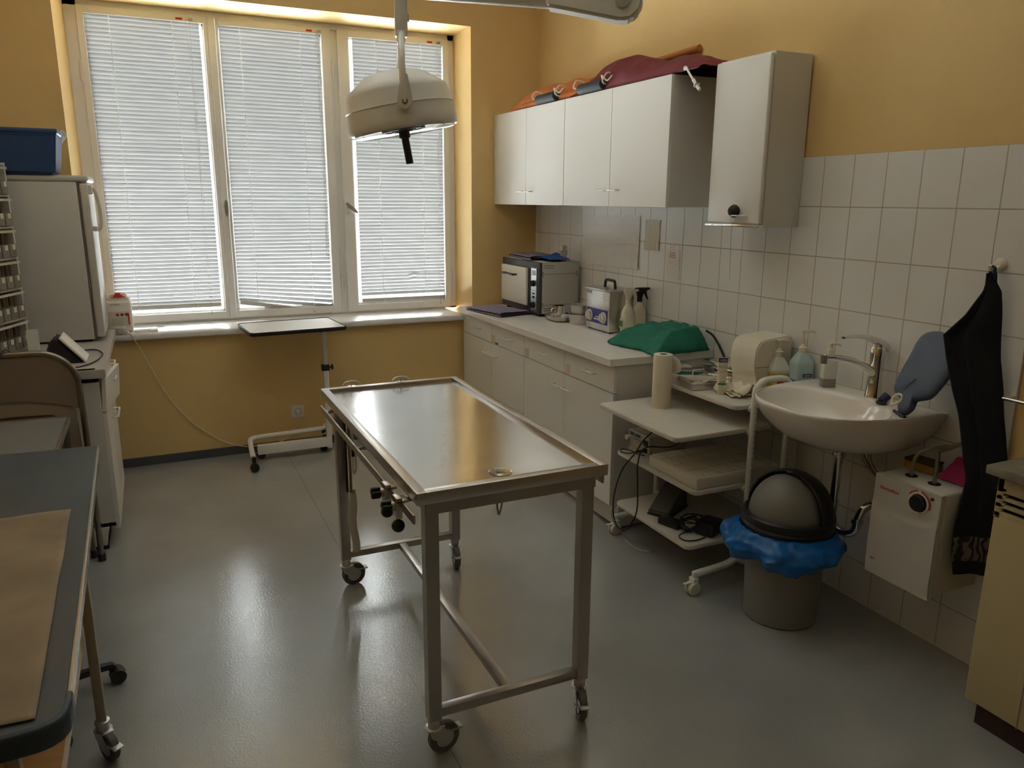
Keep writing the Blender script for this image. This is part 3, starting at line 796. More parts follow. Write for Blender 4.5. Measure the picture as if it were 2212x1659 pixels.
# ================================================================== TROLLEY
t = thing('equipment_trolley', 'cream tube trolley with four white shelves between the worktop and the sink', 'trolley', (-.3, -2.42, 0))
def shelf(x0, x1, y0, y1, z, th=.018, r=.03):
    m = MB().prism(rrect(x0, y0, x1, y1, r), th, T(0, 0, z-th), .003)
    return build(m, 'shelf', CABT, t)
CABT = mat('trolley_shelf', (.60, .57, .50), .32, var=.02, vscale=20)
shelf(-.410, -.055, -2.698, -2.085, .800)
shelf(-.708, -.200, -2.700, -2.092, .700, .02)
shelf(-.592, -.075, -2.698, -2.082, .450)
shelf(-.610, -.090, -2.690, -2.120, .204)
for yy, s in ((-2.718, 1), (-2.062, -1)):
    dz = 0 if s > 0 else -.078
    fr = MB().tube([(-.325, yy, .13), (-.328, yy, .40), (-.330, yy, .82+dz), (-.318, yy, .880+dz), (-.285, yy, .905+dz), (-.19, yy, .905+dz), (-.155, yy, .885+dz), (-.140, yy, .83+dz), (-.140, yy, .40), (-.140, yy, .09)], .0140, 14, res=5)
    fo = build(fr, 'side_frame', WHITEMET, t)
    hl = MB()
    for q in range(26):
        hl.sphere((-.330, yy-.0135*1, .17+.025*q), .0022, 6); hl.sphere((-.140, yy-.0135, .14+.025*q), .0022, 6)
    build(hl, 'peg_holes', DARKHOLE, fo)
    xe = -.585 if s > 0 else -.560
    build(MB().tube([(-.08, yy, .095), (-.30, yy, .095), (-.36, yy, .118), (-.42, yy, .100), (xe, yy, .088)], .016, 12, res=4), 'foot_tube', WHITEMET, t)
    for zz in (.784, .682, .430, .184):
        for xx in (-.33, -.14): build(MB().cyl((xx, yy+s*.006, zz), (xx, yy+s*.034, zz), .016, .012, 12), 'shelf_bracket', WHITEMET, t)
    for xx in (xe, -.10):
        ca = MB().cyl((xx, yy, .072), (xx, yy, .10), .010, n=12).box(xx-.014, yy-.018, .045, xx+.014, yy+.018, .075, .005)
        co = build(ca, 'caster', WHITEPL, t)
        build(MB().lathe([(.010, -.021), (.026, -.021), (.029, -.016), (.029, -.008), (.022, -.006), (.022, .006), (.029, .008), (.029, .016), (.026, .021), (.010, .021)], T(xx-.008, yy-.004, .0295) @ RX(90) @ RY(0), 22), 'wheel', CREAMPL, co)
        build(MB().box(xx-.055, yy-.006, .052, xx-.012, yy+.006, .057, .002), 'brake_lever', WHITEPL, co)

# --- on the second shelf
t = thing('paper_towel_roll', 'white paper towel roll standing upright on the second trolley shelf', 'paper roll', (-.470, -2.262, .7))
RC = (-.470, -2.262)
build(MB().lathe([(.017, .7005), (.043, .7005), (.044, .702), (.044, .944), (.042, .948), (.017, .948), (.017, .7005)], T(RC[0], RC[1], 0), 36, cap=False), 'paper', TISSUE, t)
build(MB().lathe([(.017, .7005), (.017, .949), (.0155, .949), (.0155, .7005)], T(RC[0], RC[1], 0), 24, cap=False), 'cardboard_core', TISSUEHOLE, t)
def flap(u, v):
    out = .046*math.sin(PI*.5*min(1, u*1.25))**.9+.006*u
    d1 = Vector((.80, -.60, 0)); d2 = Vector((.60, .80, 0))
    zt = .938-.050*u**1.6; zb = .852+.030*u**1.4
    p = Vector((RC[0], RC[1], 0))+d1*(.030+out)+d2*(.030*(1-u)-.018*u)
    return Vector((p.x, p.y, zb+(zt-zb)*v+.004*math.sin(PI*v)*u))
build(MB().grid(flap, 20, 8), 'loose_sheet', TISSUE, t, solid=.0015, smooth=80)

# --- on the top shelf
def steel_case(c, sx, sy, h, rot, label):
    t = thing('instrument_case', label, 'case', c, 'steel instrument cases on the trolley')
    M = T(*c) @ RZ(rot)
    build(MB().box(-sx/2, -sy/2, 0, sx/2, sy/2, h*.62, .004, M=M), 'tray', STEEL, t)
    build(MB().box(-sx/2-.002, -sy/2-.002, h*.60, sx/2+.002, sy/2+.002, h, .003, M=M), 'lid', CHROME, t)
    build(MB().tube([M @ Vector(p) for p in ((-.03, 0, h), (-.03, 0, h+.016), (.03, 0, h+.016), (.03, 0, h))], .0035, 8, res=1), 'lid_handle', CHROME, t)
    build(MB().box(-sx/2-.006, -.016, h*.5, -sx/2, .016, h*.92, .002, M=M), 'latch', CHROME, t)
    return t
steel_case((-.292, -2.296, .8005), .21, .245, .050, -6, 'flat steel instrument case behind the paper roll, front one on the top trolley shelf')
steel_case((-.115, -2.275, .8005), .10, .20, .085, 4, 'steel instrument case standing against the tiles behind the flat one')
t = thing('cream_tube', 'white and green cream tube standing on its cap on the top trolley shelf', 'tube', (-.325, -2.500, .8005))
c = (-.325, -2.500)
def tubef(u, v):
    a = 2*PI*u; z = .826+.143*v; w_ = .018*(1-v)+.024*v; d_ = .018*(1-v**1.3)+.0012
    p = Vector((w_*math.cos(a), d_*math.sin(a), 0)); p = RZ(-28) @ p
    return Vector((c[0]+p.x, c[1]+p.y, z+.006*v*math.cos(2*a)*.5))
tb = build(MB().grid(tubef, 28, 14, closed_u=True), 'tube_body', BOTTLEWH, t, smooth=70)
build(MB().lathe([(.0165, 0), (.018, .002), (.018, .026), (.014, .028)], T(c[0], c[1], .8005), 24), 'cap', CREAMPL, t)
TM = T(c[0], c[1], 0) @ RZ(-28)
def band(z0, z1, m, name, w0=.020, ang=66):
    def f(u, v):
        a = R(-90-ang+2*ang*u); z = z0+(z1-z0)*v; k = (z-.826)/.143
        w_ = .018*(1-k)+.024*k+.0005; d_ = .018*(1-max(0, k)**1.3)+.0018
        return Vector((w_*math.cos(a), d_*math.sin(a), z))
    return build(MB().grid(f, 14, 3, M=TM), name, m, tb, smooth=70)
band(.944, .963, NAVYPRINT, 'navy_band', ang=55); band(.845, .853, GREENPRINT, 'green_band'); band(.853, .862, mat('pale_green_print', (.30, .45, .33), .5), 'leaf_print', ang=40)
text('+25%', .014, (0, -.0080, .953), FACE_MY, WHITEPRINT, tb, M2=TM)
text('florena', .0135, (0, -.0135, .926), FACE_MY, GREYPRINT, tb, M2=TM)
text('HANDCREME', .0052, (0, -.0165, .905), FACE_MY, GREYPRINT, tb, M2=TM)
t = thing('towel_dispenser', 'cream plastic towel dispenser standing on the top trolley shelf', 'dispenser', (-.15, -2.50, .8005))
pf = [(-.215, .8005), (-.205, .86), (-.218, .90), (-.225, .93), (-.222, 1.00), (-.205, 1.034), (-.18, 1.045), (-.03, 1.058), (-.02, 1.045), (-.02, .8005)]
build(MB().prism(pf, .165, basis((0, -2.425, 0), (1, 0, 0), (0, 0, 1), (0, -1, 0)), .006, 3), 'housing', CREAMPL, t)
build(MB().box(-.219, -2.592, .925, -.03, -2.423, .928), 'seam', PIPE, t, smooth=0)
def pap(k):
    def f(u, v):
        x = -.245+.17*u; y = -2.555+.16*v
        return Vector((x, y, .803+.005*k+.006*nz(x*18, y*18, k)*k+.012*(k)*max(0, nz(u*4, v*4, k+5))))
    return f
folp = MB()
for k in range(1, 5): folp.grid(pap(k), 16, 16, M=T(-.245+.17/2, -2.475, 0) @ RZ(8*k-20) @ T(.245-.17/2, 2.475, 0) @ Matrix.Identity(4))
folp.xform(T(-.075, -.045, .002))
single(folp, 'folded_tissues', TISSUE, 'small pile of crumpled tissues in front of the towel dispenser', 'tissues', solid=.001, smooth=80)

def pump_bottle(c, sx, sy, h, neck, top, label, mb_, mliq, fill, rot, lab=None, name='pump_bottle', shoulder=.78, pumpm=BOTTLEWH, spout=.045):
    t = thing(name, label, 'bottle', c, None)
    M = T(*c) @ RZ(rot)
    def body(z0, z1, g):
        def f(u, v):
            z = z0+(z1-z0)*v; k = z/h
            s = 1 if k < shoulder else 1-(1-neck/ sx)*((k-shoulder)/(1-shoulder))**1.1
            a = 2*PI*u; ca, sa = math.cos(a), math.sin(a)
            e = .36
            return Vector(((sx*s-g)*abs(ca)**e*(1 if ca > 0 else -1), (max(neck, sy*s)-g)*abs(sa)**e*(1 if sa > 0 else -1), z))
        return f
    lo = MB().grid(body(0.0, h*fill, 0), 32, 12, closed_u=True, M=M)
    lo.prism([tuple(body(0, h, 0)(i/32, 0))[:2] for i in range(32)], .002, M)
    build(lo, 'filled_part', mliq, t, smooth=50)
    build(MB().grid(body(h*fill, h, 0), 32, 14, closed_u=True, M=M), 'bottle_body', mb_, t, smooth=50)
    p = MB().lathe([(neck*1.05, h-.002), (neck*1.05, h+.022), (neck*.6, h+.026), (neck*.5, h+.034), (.0045, h+.036), (.0045, top)], M, 20)
    p.tube([M @ Vector(q) for q in ((-.008, 0, top), (0, 0, top+.004), (spout*.7, 0, top+.003), (spout, 0, top-.006))], .0042, 8, rs=[.007, .008, .0045, .0035])
    build(p, 'pump', pumpm, t)
    if lab: lab(t, M)
    return t
def lab1(t, M):
    l_ = build(MB().box(-.020, -.0445, .012, .024, -.0425, .095, M=M), 'label', PAPERB, t, smooth=0)
    build(MB().box(-.018, -.0452, .052, .022, -.0444, .070, M=M), 'red_stripe', REDPRINT, l_, smooth=0)
    build(MB().box(-.016, -.0452, .080, .020, -.0444, .084, M=M).box(-.016, -.0452, .020, .014, -.0444, .023, M=M).box(-.016, -.0452, .030, .018, -.0444, .033, M=M), 'print_lines', GREYPRINT, l_, smooth=0)
pump_bottle((-.105, -2.602, .8005), .046, .042, .172, .017, .238, 'square pump bottle half full of yellow soap between dispenser and sink', CLEARPL, YELLOWLIQ, .60, -20, lab1, name='soap_bottle', shoulder=.66)
def lab2(t, M):
    l_ = build(MB().box(-.018, -.0415, .058, .030, -.0395, .118, M=M), 'label', PALEBLUE, t, smooth=0)
    build(MB().box(-.014, -.0422, .098, .028, -.0414, .112, M=M), 'black_stripe', BLACKPRINT, l_, smooth=0)
    text('baktolin', .009, (.007, -.0424, .105), FACE_MY, WHITEPRINT, l_, M2=M)
    text('m', .018, (.007, -.0424, .078), FACE_MY, GREYPRINT, l_, M2=M)
pump_bottle((-.050, -2.680, .8005), .042, .039, .200, .016, .285, 'pale blue pump bottle behind the yellow soap bottle', PALEBLUE, BLUELIQ, .42, -15, lab2, name='disinfectant_bottle', spout=.055)

# --- third shelf
t = thing('power_unit', 'beige electric drill control unit with a knob and socket on the third trolley shelf', 'appliance', (-.40, -2.14, .4505))
xf, y0, y1, z0, z1 = -.508, -2.250, -2.078, .4525, .548
build(MB().box(xf, y0, z0, -.30, y1, z1, .003), 'housing', APPL, t)
build(MB().box(xf-.003, y0+.006, z0+.008, xf+.002, y1-.006, z1-.005), 'front_plate', mat('grey_plate', (.46, .45, .42), .4), t, smooth=0)
fm = MB(); fm.box(xf-.008, y0, z1-.006, xf+.01, y1, z1+.001, .002); fm.box(xf-.008, y1-.005, z0, xf+.01, y1, z1, .002); fm.box(xf-.008, y0, z0, xf+.01, y0+.005, z1, .002); fm.box(xf-.008, y0, z0-.001, xf+.01, y1, z0+.007, .002)
build(fm, 'front_rim', APPL, t)
text('NSK-3000', .021, (xf-.0045, -2.128, .530), FACE_MX, BLUEPRINT, t)
build(MB().box(xf-.005, -2.188, .508, xf-.003, -2.118, .514), 'printed_strip', GREYPRINT, t, smooth=0)
build(MB().lathe([(.010, 0), (.010, .012), (.012, .013), (.012, .022), (0, .022)], T(xf-.003, -2.082, .508) @ RY(-90), 18), 'knob', WHITEPL, t)
build(MB().box(xf-.006, -2.236, .498, xf-.002, -2.198, .526, .001), 'rocker_switch', BLACK, t, smooth=0)
build(MB().box(xf-.0045, -2.172, .470, xf-.003, -2.130, .490), 'sticker', BEIGESTICK, t, smooth=0)
build(MB().cyl((xf-.002, -2.222, .478), (xf-.045, -2.200, .472), .009, .006, 14).box(xf-.012, -2.232, .468, xf-.002, -2.212, .488, .002), 'plug', BLACK, t)
build(MB().tube([(xf-.045, -2.200, .472), (-.575, -2.175, .4585), (-.592, -2.135, .456), (-.570, -2.100, .456), (-.54, -2.12, .455), (-.535, -2.19, .455), (-.520, -2.225, .455)], .0028, 8), 'plug_cable', WIRE, t)
single(MB().box(-.42, -2.195, .550, -.27, -2.090, .574, .004), 'foot_control_box', mat('grey_green_plastic', (.10, .115, .105), .45), 'small dark grey box lying on the beige drill control unit', 'box', smooth=0)
t = thing('instrument_stand', 'cream plastic box with ribbed lid lying on the third trolley shelf', 'box', (-.35, -2.48, .4505))
ccast = MB().box(-.575, -2.683, .4515, -.125, -2.335, .502, .006)
build(ccast, 'box_body', CREAMPL, t)
rb = MB()
for i in range(26):
    x = -.560+.0165*i
    for yy in (-2.672, -2.588, -2.504, -2.420):
        rb.box(x, yy, .500, x+.008, yy+.078, .5085, .002, 1)
rb.box(-.57, -2.678, .499, -.13, -2.34, .503, .002)
build(rb, 'ribbed_lid', CREAMPL, t)
# --- bottom shelf
t = thing('foot_pedal', 'grey wedge-shaped foot pedal on the bottom trolley shelf', 'pedal', (-.44, -2.32, .2045))
PM = basis((-.43, -2.32, .2045), (math.cos(R(28)), math.sin(R(28)), 0), (0, 0, 1), (math.sin(R(28)), -math.cos(R(28)), 0))
build(MB().prism([(-.115, 0), (.085, 0), (.085, .105), (.05, .112), (-.115, .024)], .105, PM @ T(0, 0, -.055), .005), 'pedal_body', mat('dark_grey_plastic', (.075, .073, .068), .5), t)
build(MB().box(-.118, 0, -.058, .088, .010, .054, .003, M=PM), 'rubber_base', BLACKRUB, t)
t = thing('power_adapter', 'long black power adapter with its cable on the bottom trolley shelf', 'adapter', (-.50, -2.47, .2045))
build(MB().box(-.055, -.028, 0, .055, .028, .030, .005, M=T(-.535, -2.475, .2045) @ RZ(-72)), 'adapter_body', BLACK, t)
cb = []
random.seed(3)
for q in range(46):
    a = q*.9; r_ = .034+.022*random.random()
    cb.append((-.475+r_*math.cos(a)*1.2, -2.545+r_*math.sin(a)*1.2, .211+.045*random.random()))
build(MB().tube(cb, .0028, 6, res=5), 'coiled_cable', WIRE, t)
t = thing('power_supply', 'boxy black power supply beside the coiled cable on the bottom trolley shelf', 'power supply', (-.42, -2.62, .2045))
build(MB().box(-.055, -.045, 0, .055, .045, .062, .012, M=T(-.430, -2.608, .205) @ RZ(24)), 'body', BLACK, t)
build(MB().tube([(-.47, -2.59, .23), (-.55, -2.575, .209), (-.582, -2.60, .208), (-.578, -2.64, .208), (-.53, -2.655, .208), (-.48, -2.648, .210)], .0028, 8), 'cable_loop', WIRE, t)
build(MB().tube([(-.40, -2.65, .21), (-.36, -2.668, .208), (-.31, -2.670, .208), (-.25, -2.668, .208)], .0032, 8).cyl((-.385, -2.63, .245), (-.33, -2.66, .245), .006, n=10), 'lead', WIRE, t)
t = thing('hanging_cable', 'black cable looping down from the second to below the bottom trolley shelf', 'cable', (-.6, -2.27, .12))
build(MB().tube([(-.50, -2.36, .665), (-.585, -2.315, .575), (-.615, -2.285, .50), (-.640, -2.22, .40), (-.648, -2.175, .27), (-.645, -2.165, .17), (-.642, -2.19, .115), (-.640, -2.245, .105), (-.638, -2.30, .15), (-.630, -2.34, .24), (-.622, -2.325, .36), (-.605, -2.295, .455), (-.58, -2.315, .53), (-.5, -2.42, .56), (-.42, -2.47, .66)], .0034, 8), 'cable', WIRE, t)
build(MB().tube([(-.58, -2.10, .17), (-.605, -2.09, .13), (-.60, -2.12, .07), (-.55, -2.16, .012), (-.50, -2.24, .006), (-.48, -2.30, .006), (-.53, -2.32, .006), (-.57, -2.26, .006), (-.585, -2.18, .02)], .0022, 6), 'thin_cable', PIPE, t)

# ================================================================== SINK CORNER
t = thing('wash_basin', 'white ceramic wash basin on the tiled wall between trolley and dark towel', 'basin', (-.22, -3.01, .70))
SY = -3.036
def outer(s, z, t_, e=.74, xs=0.0):
    ca, sa = math.cos(t_), math.sin(t_)
    x = -.512*max(ca, 0)**e if ca > 0 else 0.0
    y = .304*abs(sa)**e*(1 if sa > 0 else -1)
    return Vector((-.20+(x+.20)*s if s < 1 else x, SY+y*s**.55, z))
def inner(sx, sy, z, t_, cx=-.300):
    ca, sa = math.cos(t_), math.sin(t_)
    return Vector((cx-sx*abs(ca)**.86*(1 if ca > 0 else -1), SY+sy*abs(sa)**.86*(1 if sa > 0 else -1), z))
def basin(u, v):
    a = 2*PI*u
    rows = [lambda: outer(.08, .708, a, .9), lambda: outer(.34, .715, a, .9), lambda: outer(.60, .742, a, .85), lambda: outer(.80, .786, a, .8), lambda: outer(.93, .842, a),
            lambda: outer(.985, .872, a), lambda: outer(1, .884, a), lambda: outer(.995, .892, a), lambda: outer(.98, .8945, a),
            lambda: inner(.190, .272, .8935, a), lambda: inner(.182, .263, .889, a), lambda: inner(.172, .252, .872, a), lambda: inner(.158, .232, .835, a), lambda: inner(.135, .192, .795, a), lambda: inner(.09, .14, .770, a, -.29), lambda: inner(.02, .02, .762, a, -.28)]
    return rows[round(v*15)]()
bs = MB().grid(basin, 72, 16, closed_u=True)
build(bs, 'bowl', CERAMIC, t, smooth=75, sub=1)
build(MB().lathe([(.012, 0), (.0115, .004), (0, .004)], T(-.1285, -3.035, .853) @ RY(-70), 18), 'overflow_hole', DARKHOLE, t)
build(MB().lathe([(.026, .762), (.028, .765), (.020, .766), (0, .764)], T(-.285, SY, .002), 20), 'drain', CHROME, t)

t = thing('mixer_tap', 'chrome single-lever mixer tap on the back ledge of the wash basin', 'tap', (-.052, -3.058, .893))
build(MB().lathe([(.032, 0), (.032, .006), (.030, .010), (.0275, .06), (.0265, .145), (.0275, .165), (.0275, .190), (.022, .200), (0, .203)], T(-.052, -3.058, .8925), 28), 'body', CHROME, t)
build(MB().tube([(-.058, -3.058, .985), (-.12, -3.056, 1.020), (-.20, -3.054, 1.050), (-.28, -3.052, 1.065), (-.322, -3.050, 1.068)], .012, 14, rs=[.019, .0155, .014, .0125, .012]).cyl((-.322, -3.050, 1.078), (-.322, -3.050, 1.046), .014, .013, 18), 'spout', CHROME, t)
def lev(u, v):
    x = -.022-.222*v; w_ = .021*(1-v)**.5+.009; z = 1.088+.050*v**.7+.014*math.sin(v*PI)
    a = 2*PI*u; th = .018*(1-v)**1.5+.0042
    return Vector((x, -3.058+w_*math.cos(a), z+th*math.sin(a)))
build(MB().grid(lev, 18, 14, closed_u=True).sphere((-.050, -3.058, 1.095), .0245, 18, (1, 1, .8)), 'lever', CHROME, t)
def nolab(t, M): pass
pump_bottle((-.085, -2.862, .8945), .028, .022, .132, .0125, .172, 'slim clear soap dispenser on the far corner of the wash basin', CLEARPL, CLEARLIQ, .26, -30, None, name='soap_dispenser', shoulder=.86, spout=.038)

# hot-water bottle
HW = [(-.162, -3.232, .977), (-.135, -3.230, 1.031), (-.099, -3.237, 1.102), (-.072, -3.240, 1.155), (-.060, -3.268, 1.181), (-.057, -3.323, 1.186), (-.073, -3.378, 1.153), (-.101, -3.413, 1.098), (-.122, -3.417, 1.057), (-.149, -3.401, 1.002), (-.164, -3.385, .972), (-.171, -3.355, .958), (-.177, -3.332, .946), (-.190, -3.335, .920), (-.198, -3.322, .903), (-.198, -3.290, .903), (-.188, -3.283, .925), (-.178, -3.282, .944), (-.172, -3.257, .957)]
t = thing('hot_water_bottle', 'flat grey-blue rubber hot-water bottle leaning upside down behind the wash basin', 'hot-water bottle', (-.12, -3.31, .90))
cw = Vector((0, 0, 0))
for p in HW: cw += Vector(p)
cw /= len(HW); nrm = Vector((-1, 0, .5)).normalized()
hb = MB(); N = len(HW)
def hwf(u, v):
    f = u*N; i = int(f) % N; g = f-int(f)
    p0, p1, p2, p3 = [Vector(HW[(i+k) % N]) for k in (-1, 0, 1, 2)]
    p = .5*((2*p1)+(p2-p0)*g+(2*p0-5*p1+4*p2-p3)*g*g+(3*p1-p0-3*p2+p3)*g**3)
    s = abs(2*v-1); q = cw+(p-cw)*(1-s**1.0 if s < 1 else 0)
    k = (1-s); rr = k
    th = .024*math.sqrt(max(0, 1-(rr)**3))
    if p.z < .95: th = .016*math.sqrt(max(0, 1-rr**6))+.004
    return q+nrm*th*(1 if v > .5 else -1)
build(MB().grid(hwf, 76, 21, closed_u=True), 'rubber_body', HWBAG, t, smooth=80)
build(MB().box(-.031, -.006, -.010, .031, .006, .010, .005, M=basis((-.202, -3.300, .900), (-.1, -.85, -.2), (-.45, 0, -.9), (-1, 0, .5)) @ Matrix.Identity(4)), 'neck_flange', NAVYRUB, t)
build(MB().tube([(-.205, -3.268, .925), (-.190, -3.255, .945), (-.185, -3.27, .965), (-.186, -3.29, .962), (-.195, -3.292, .945), (-.20, -3.280, .935), (-.208, -3.262, .925)], .0045, 8), 'white_hook', CREAMPL, t)
t = thing('stopper', 'dark blue rubber stopper lying on the basin ledge beside the tap', 'stopper', (-.105, -3.15, .894))
build(MB().lathe([(.018, 0), (.020, .004), (.016, .010), (.0, .010)], T(-.118, -3.152, .8945), 18), 'base', NAVYRUB, t)
build(MB().cyl((-.118, -3.152, .904), (-.095, -3.158, .925), .016, .016, 16), 'plug_end', NAVYRUB, t)

# drain pipe under the basin
t = thing('drain_trap', 'chrome drain pipe with bottle trap under the wash basin', 'pipe', (-.2, -3.04, .35))
PX, PY = -.165, -3.028
build(MB().cyl((PX, PY, .735), (PX, PY, .665), .024, .022, 20).cyl((PX, PY, .668), (PX, PY, .655), .026, n=20), 'drain_socket', CHROME, t)
build(MB().cyl((PX, PY, .66), (PX, PY, .47), .018, n=18).cyl((PX, PY, .475), (PX, PY, .462), .022, n=18), 'stand_pipe', CHROME, t)
build(MB().tube([(PX, PY, .47), (PX, PY-.003, .39), (PX+.008, PY-.025, .355), (PX+.022, PY-.06, .35), (PX+.034, PY-.085, .37), (PX+.038, PY-.092, .42), (PX+.050, PY-.105, .465), (PX+.085, PY-.118, .480), (-.02, PY-.125, .485)], .018, 14), 'trap_bend', CHROME, t)
build(MB().cyl((PX+.036, PY-.089, .40), (PX+.037, PY-.090, .415), .024, n=18).cyl((-.030, PY-.125, .485), (-.004, PY-.125, .485), .034, .030, 20), 'nut', CHROME, t)
build(MB().cyl((PX+.02, PY-.015, .71), (PX+.035, PY-.025, .705), .013, n=14), 'side_plug', BLACK, t)
t = thing('water_hoses', 'pair of braided hoses running from under the basin to the water heater', 'hose', (-.07, -3.1, .55))
for dy in (0, .035):
    build(MB().tube([(-.075, -3.045-dy, .76), (-.07, -3.05-dy, .68), (-.065, -3.085-dy*.6, .62), (-.06, -3.15-dy*.3, .585), (-.055, -3.22, .572)], .0075, 10), 'hose', PIPE, t)

# water heater
t = thing('water_heater', 'white box-shaped water heater with a black dial hung under the wash basin', 'water heater', (-.13, -3.404, .302))
xf, y0, y1, z0, z1 = -.250, -3.533, -3.275, .302, .683
build(MB().box(xf+.02, y0, z0+.006, -.002, y1, z1, .010, 3), 'housing', HEATERWH, t)
def hf(u, v):
    y = y0+(y1-y0)*u; z = z0+(z1-z0)*v
    zc = .590-.028*math.sin(PI*u)
    x = xf-.002 if z > zc else xf-.002-.004*min(1, (zc-z)/.02)*(1 if z > .345 else max(.2, (z-.302)/.043))
    return Vector((x, y, z))
fp = MB().grid(hf, 24, 64)
fp.box(xf, y0, z0, xf+.021, y1, z1, .004)
build(fp, 'front_cover', HEATERWH, t, smooth=25)
dl = build(MB().lathe([(.036, 0), (.036, .002), (.029, .003), (.028, .014), (.026, .016), (0, .016)], T(xf-.003, -3.455, .632) @ RY(-90), 28), 'dial', BLACK, t)
build(MB().lathe([(.039, 0), (.039, .0026), (.029, .0026)], T(xf-.003, -3.455, .632) @ RY(-90), 28), 'dial_ring', WHITEPL, dl)
arc = [(xf-.006, -3.455+.043*math.cos(a)*-1*-1, .632+.043*math.sin(a)) for a in [R(-200+0), ]]
def arcp(a): return (xf-.0045, -3.455-.043*math.cos(a), .632+.043*math.sin(a))
build(MB().tube([arcp(R(q)) for q in range(150, 99, -8)], .0022, 6).tube([arcp(R(q)) for q in range(82, -16, -8)], .0022, 6), 'red_scale', REDPRINT, dl)
build(MB().cyl((xf-.001, -3.503, .662), (xf-.006, -3.503, .662), .006, n=14), 'indicator', mat('dark_red_lamp', (.12, .012, .012), .3), t)
text('thermoflow', .0165, (xf-.0035, -3.338, .637), FACE_MX, REDPRINT, t)
text('DPV', .011, (xf-.0078, -3.305, .362), FACE_MX, GREYPRINT, t)
for hx, hy in ((-.168, -3.352), (-.168, -3.442)):
    build(MB().cyl((hx, hy, z1-.001), (hx, hy, z1+.002), .021, n=20), 'pipe_hole', DARKHOLE, t)
build(MB().tube([(-.168, -3.352, .683), (-.168, -3.352, .725), (-.155, -3.358, .765), (-.12, -3.38, .785), (-.05, -3.39, .79)], .0065, 10), 'water_pipe', PIPE, t)
build(MB().tube([(-.168, -3.442, .683), (-.165, -3.440, .75), (-.160, -3.435, .80)], .0075, 10), 'water_pipe', PIPE, t)
single(MB().tube([(-.158, -3.434, .802), (-.11, -3.43, .80), (-.05, -3.42, .80), (-.004, -3.41, .80)], .009, 10), 'valve_pipe', PIPE, 'short water pipe running from the tiled wall above the water heater', 'pipe')
t = thing('cleaning_sponge', 'ochre scouring sponge with a dark pad lying on top of the water heater', 'sponge', (-.08, -3.31, .683))
SM = T(-.075, -3.325, .6835) @ RZ(-83)
build(MB().box(-.055, -.035, 0, .055, .035, .030, .006, M=SM), 'foam', SPONGEY, t)
build(MB().box(-.055, -.035, .029, .055, .035, .040, .004, M=SM), 'scouring_pad', SPONGED, t)
single(MB().grid(lambda u, v: Vector((-.012-.10*v, -3.405-.105*u, .689+.055*(1-v)**1.5*(.75+.35*math.sin(u*3+1))+.006*nz(u*5, v*4))), 18, 14), 'pink_cloth', PINK, 'deep pink cleaning cloth bunched on top of the water heater', 'cloth', solid=.003, smooth=80)

# ------------------------------------------------------------------ bin
BC = (-.365, -2.990)
t = thing('waste_bin', 'round grey waste bin with a dark domed lid under the wash basin', 'bin', (BC[0], BC[1], 0))
BM = T(BC[0], BC[1], 0)
build(MB().lathe([(0, .004), (.128, .004), (.134, 0), (.142, .006), (.140, .02), (.158, .40), (.155, .40), (.137, .02), (0, .014)], BM, 48, cap=False), 'bucket', BINGREY, t)
build(MB().lathe([(.160, .388), (.176, .392), (.178, .402), (.172, .412), (.178, .416), (.176, .440), (.165, .446), (.150, .440), (.150, .392)], BM, 56), 'lid_ring', BINDARK, t)
DIR = Vector((-.986, -.166, 0)).normalized()
dm = bmesh.new(); bmesh.ops.create_uvsphere(dm, u_segments=48, v_segments=24, radius=1)
hood = dm.copy()
for v in dm.verts: v.co = Vector((v.co.x*.150, v.co.y*.150, .436+v.co.z*.158))
bmesh.ops.delete(dm, geom=[f for f in dm.faces if f.calc_center_median().z < .425], context='FACES')
a_ = MB(); a_._add(dm, BM); build(a_, 'swing_flap', BINLID, t)
dele = []
for f in hood.faces:
    c_ = f.calc_center_median()
    d_ = c_.x*DIR.x+c_.y*DIR.y
    if c_.z < -.02 or d_ > .20-.10*c_.z: dele.append(f)
bmesh.ops.delete(hood, geom=dele, context='FACES')
for v in hood.verts: v.co = Vector((v.co.x*.166, v.co.y*.166, .436+v.co.z*.172))
a_ = MB(); a_._add(hood, BM); build(a_, 'hood', BINDARK, t, solid=.008, smooth=60)
def bag(u, v):
    a = 2*PI*u
    ca, sa = math.cos(a), math.sin(a)
    fl = .034*nz(ca*2.2, sa*2.2, 1)+.026*(abs(nz(ca*4.2, sa*4.2, v*1.5))-.2)+.012*nz(ca*9, sa*9, v*3)
    side = max(0, math.cos(a+.17))**3                # squeezed in where the drain pipe passes
    out = math.sin(min(1, v*1.35)*PI*.5)
    drop = .110+.036*nz(ca*1.6, sa*1.6, 9)+.020*nz(ca*4, sa*4, 4)
    r_ = .179+(.062+fl)*out*(1-1.0*min(1, side*1.3))-.024*max(0, v-.7)/.3*(1-side)
    z = .390-drop*v**1.15+.012*nz(a*2, v*5)*(v > 0)+.006*nz(ca*8, sa*8, v*4)
    return Vector((BC[0]+r_*ca, BC[1]+r_*sa, z))
single(MB().grid(bag, 120, 18, closed_u=True), 'bin_bag', BLUEBAG, 'blue plastic bag flaring out below the lid of the waste bin', 'bag', solid=.0008, smooth=45)

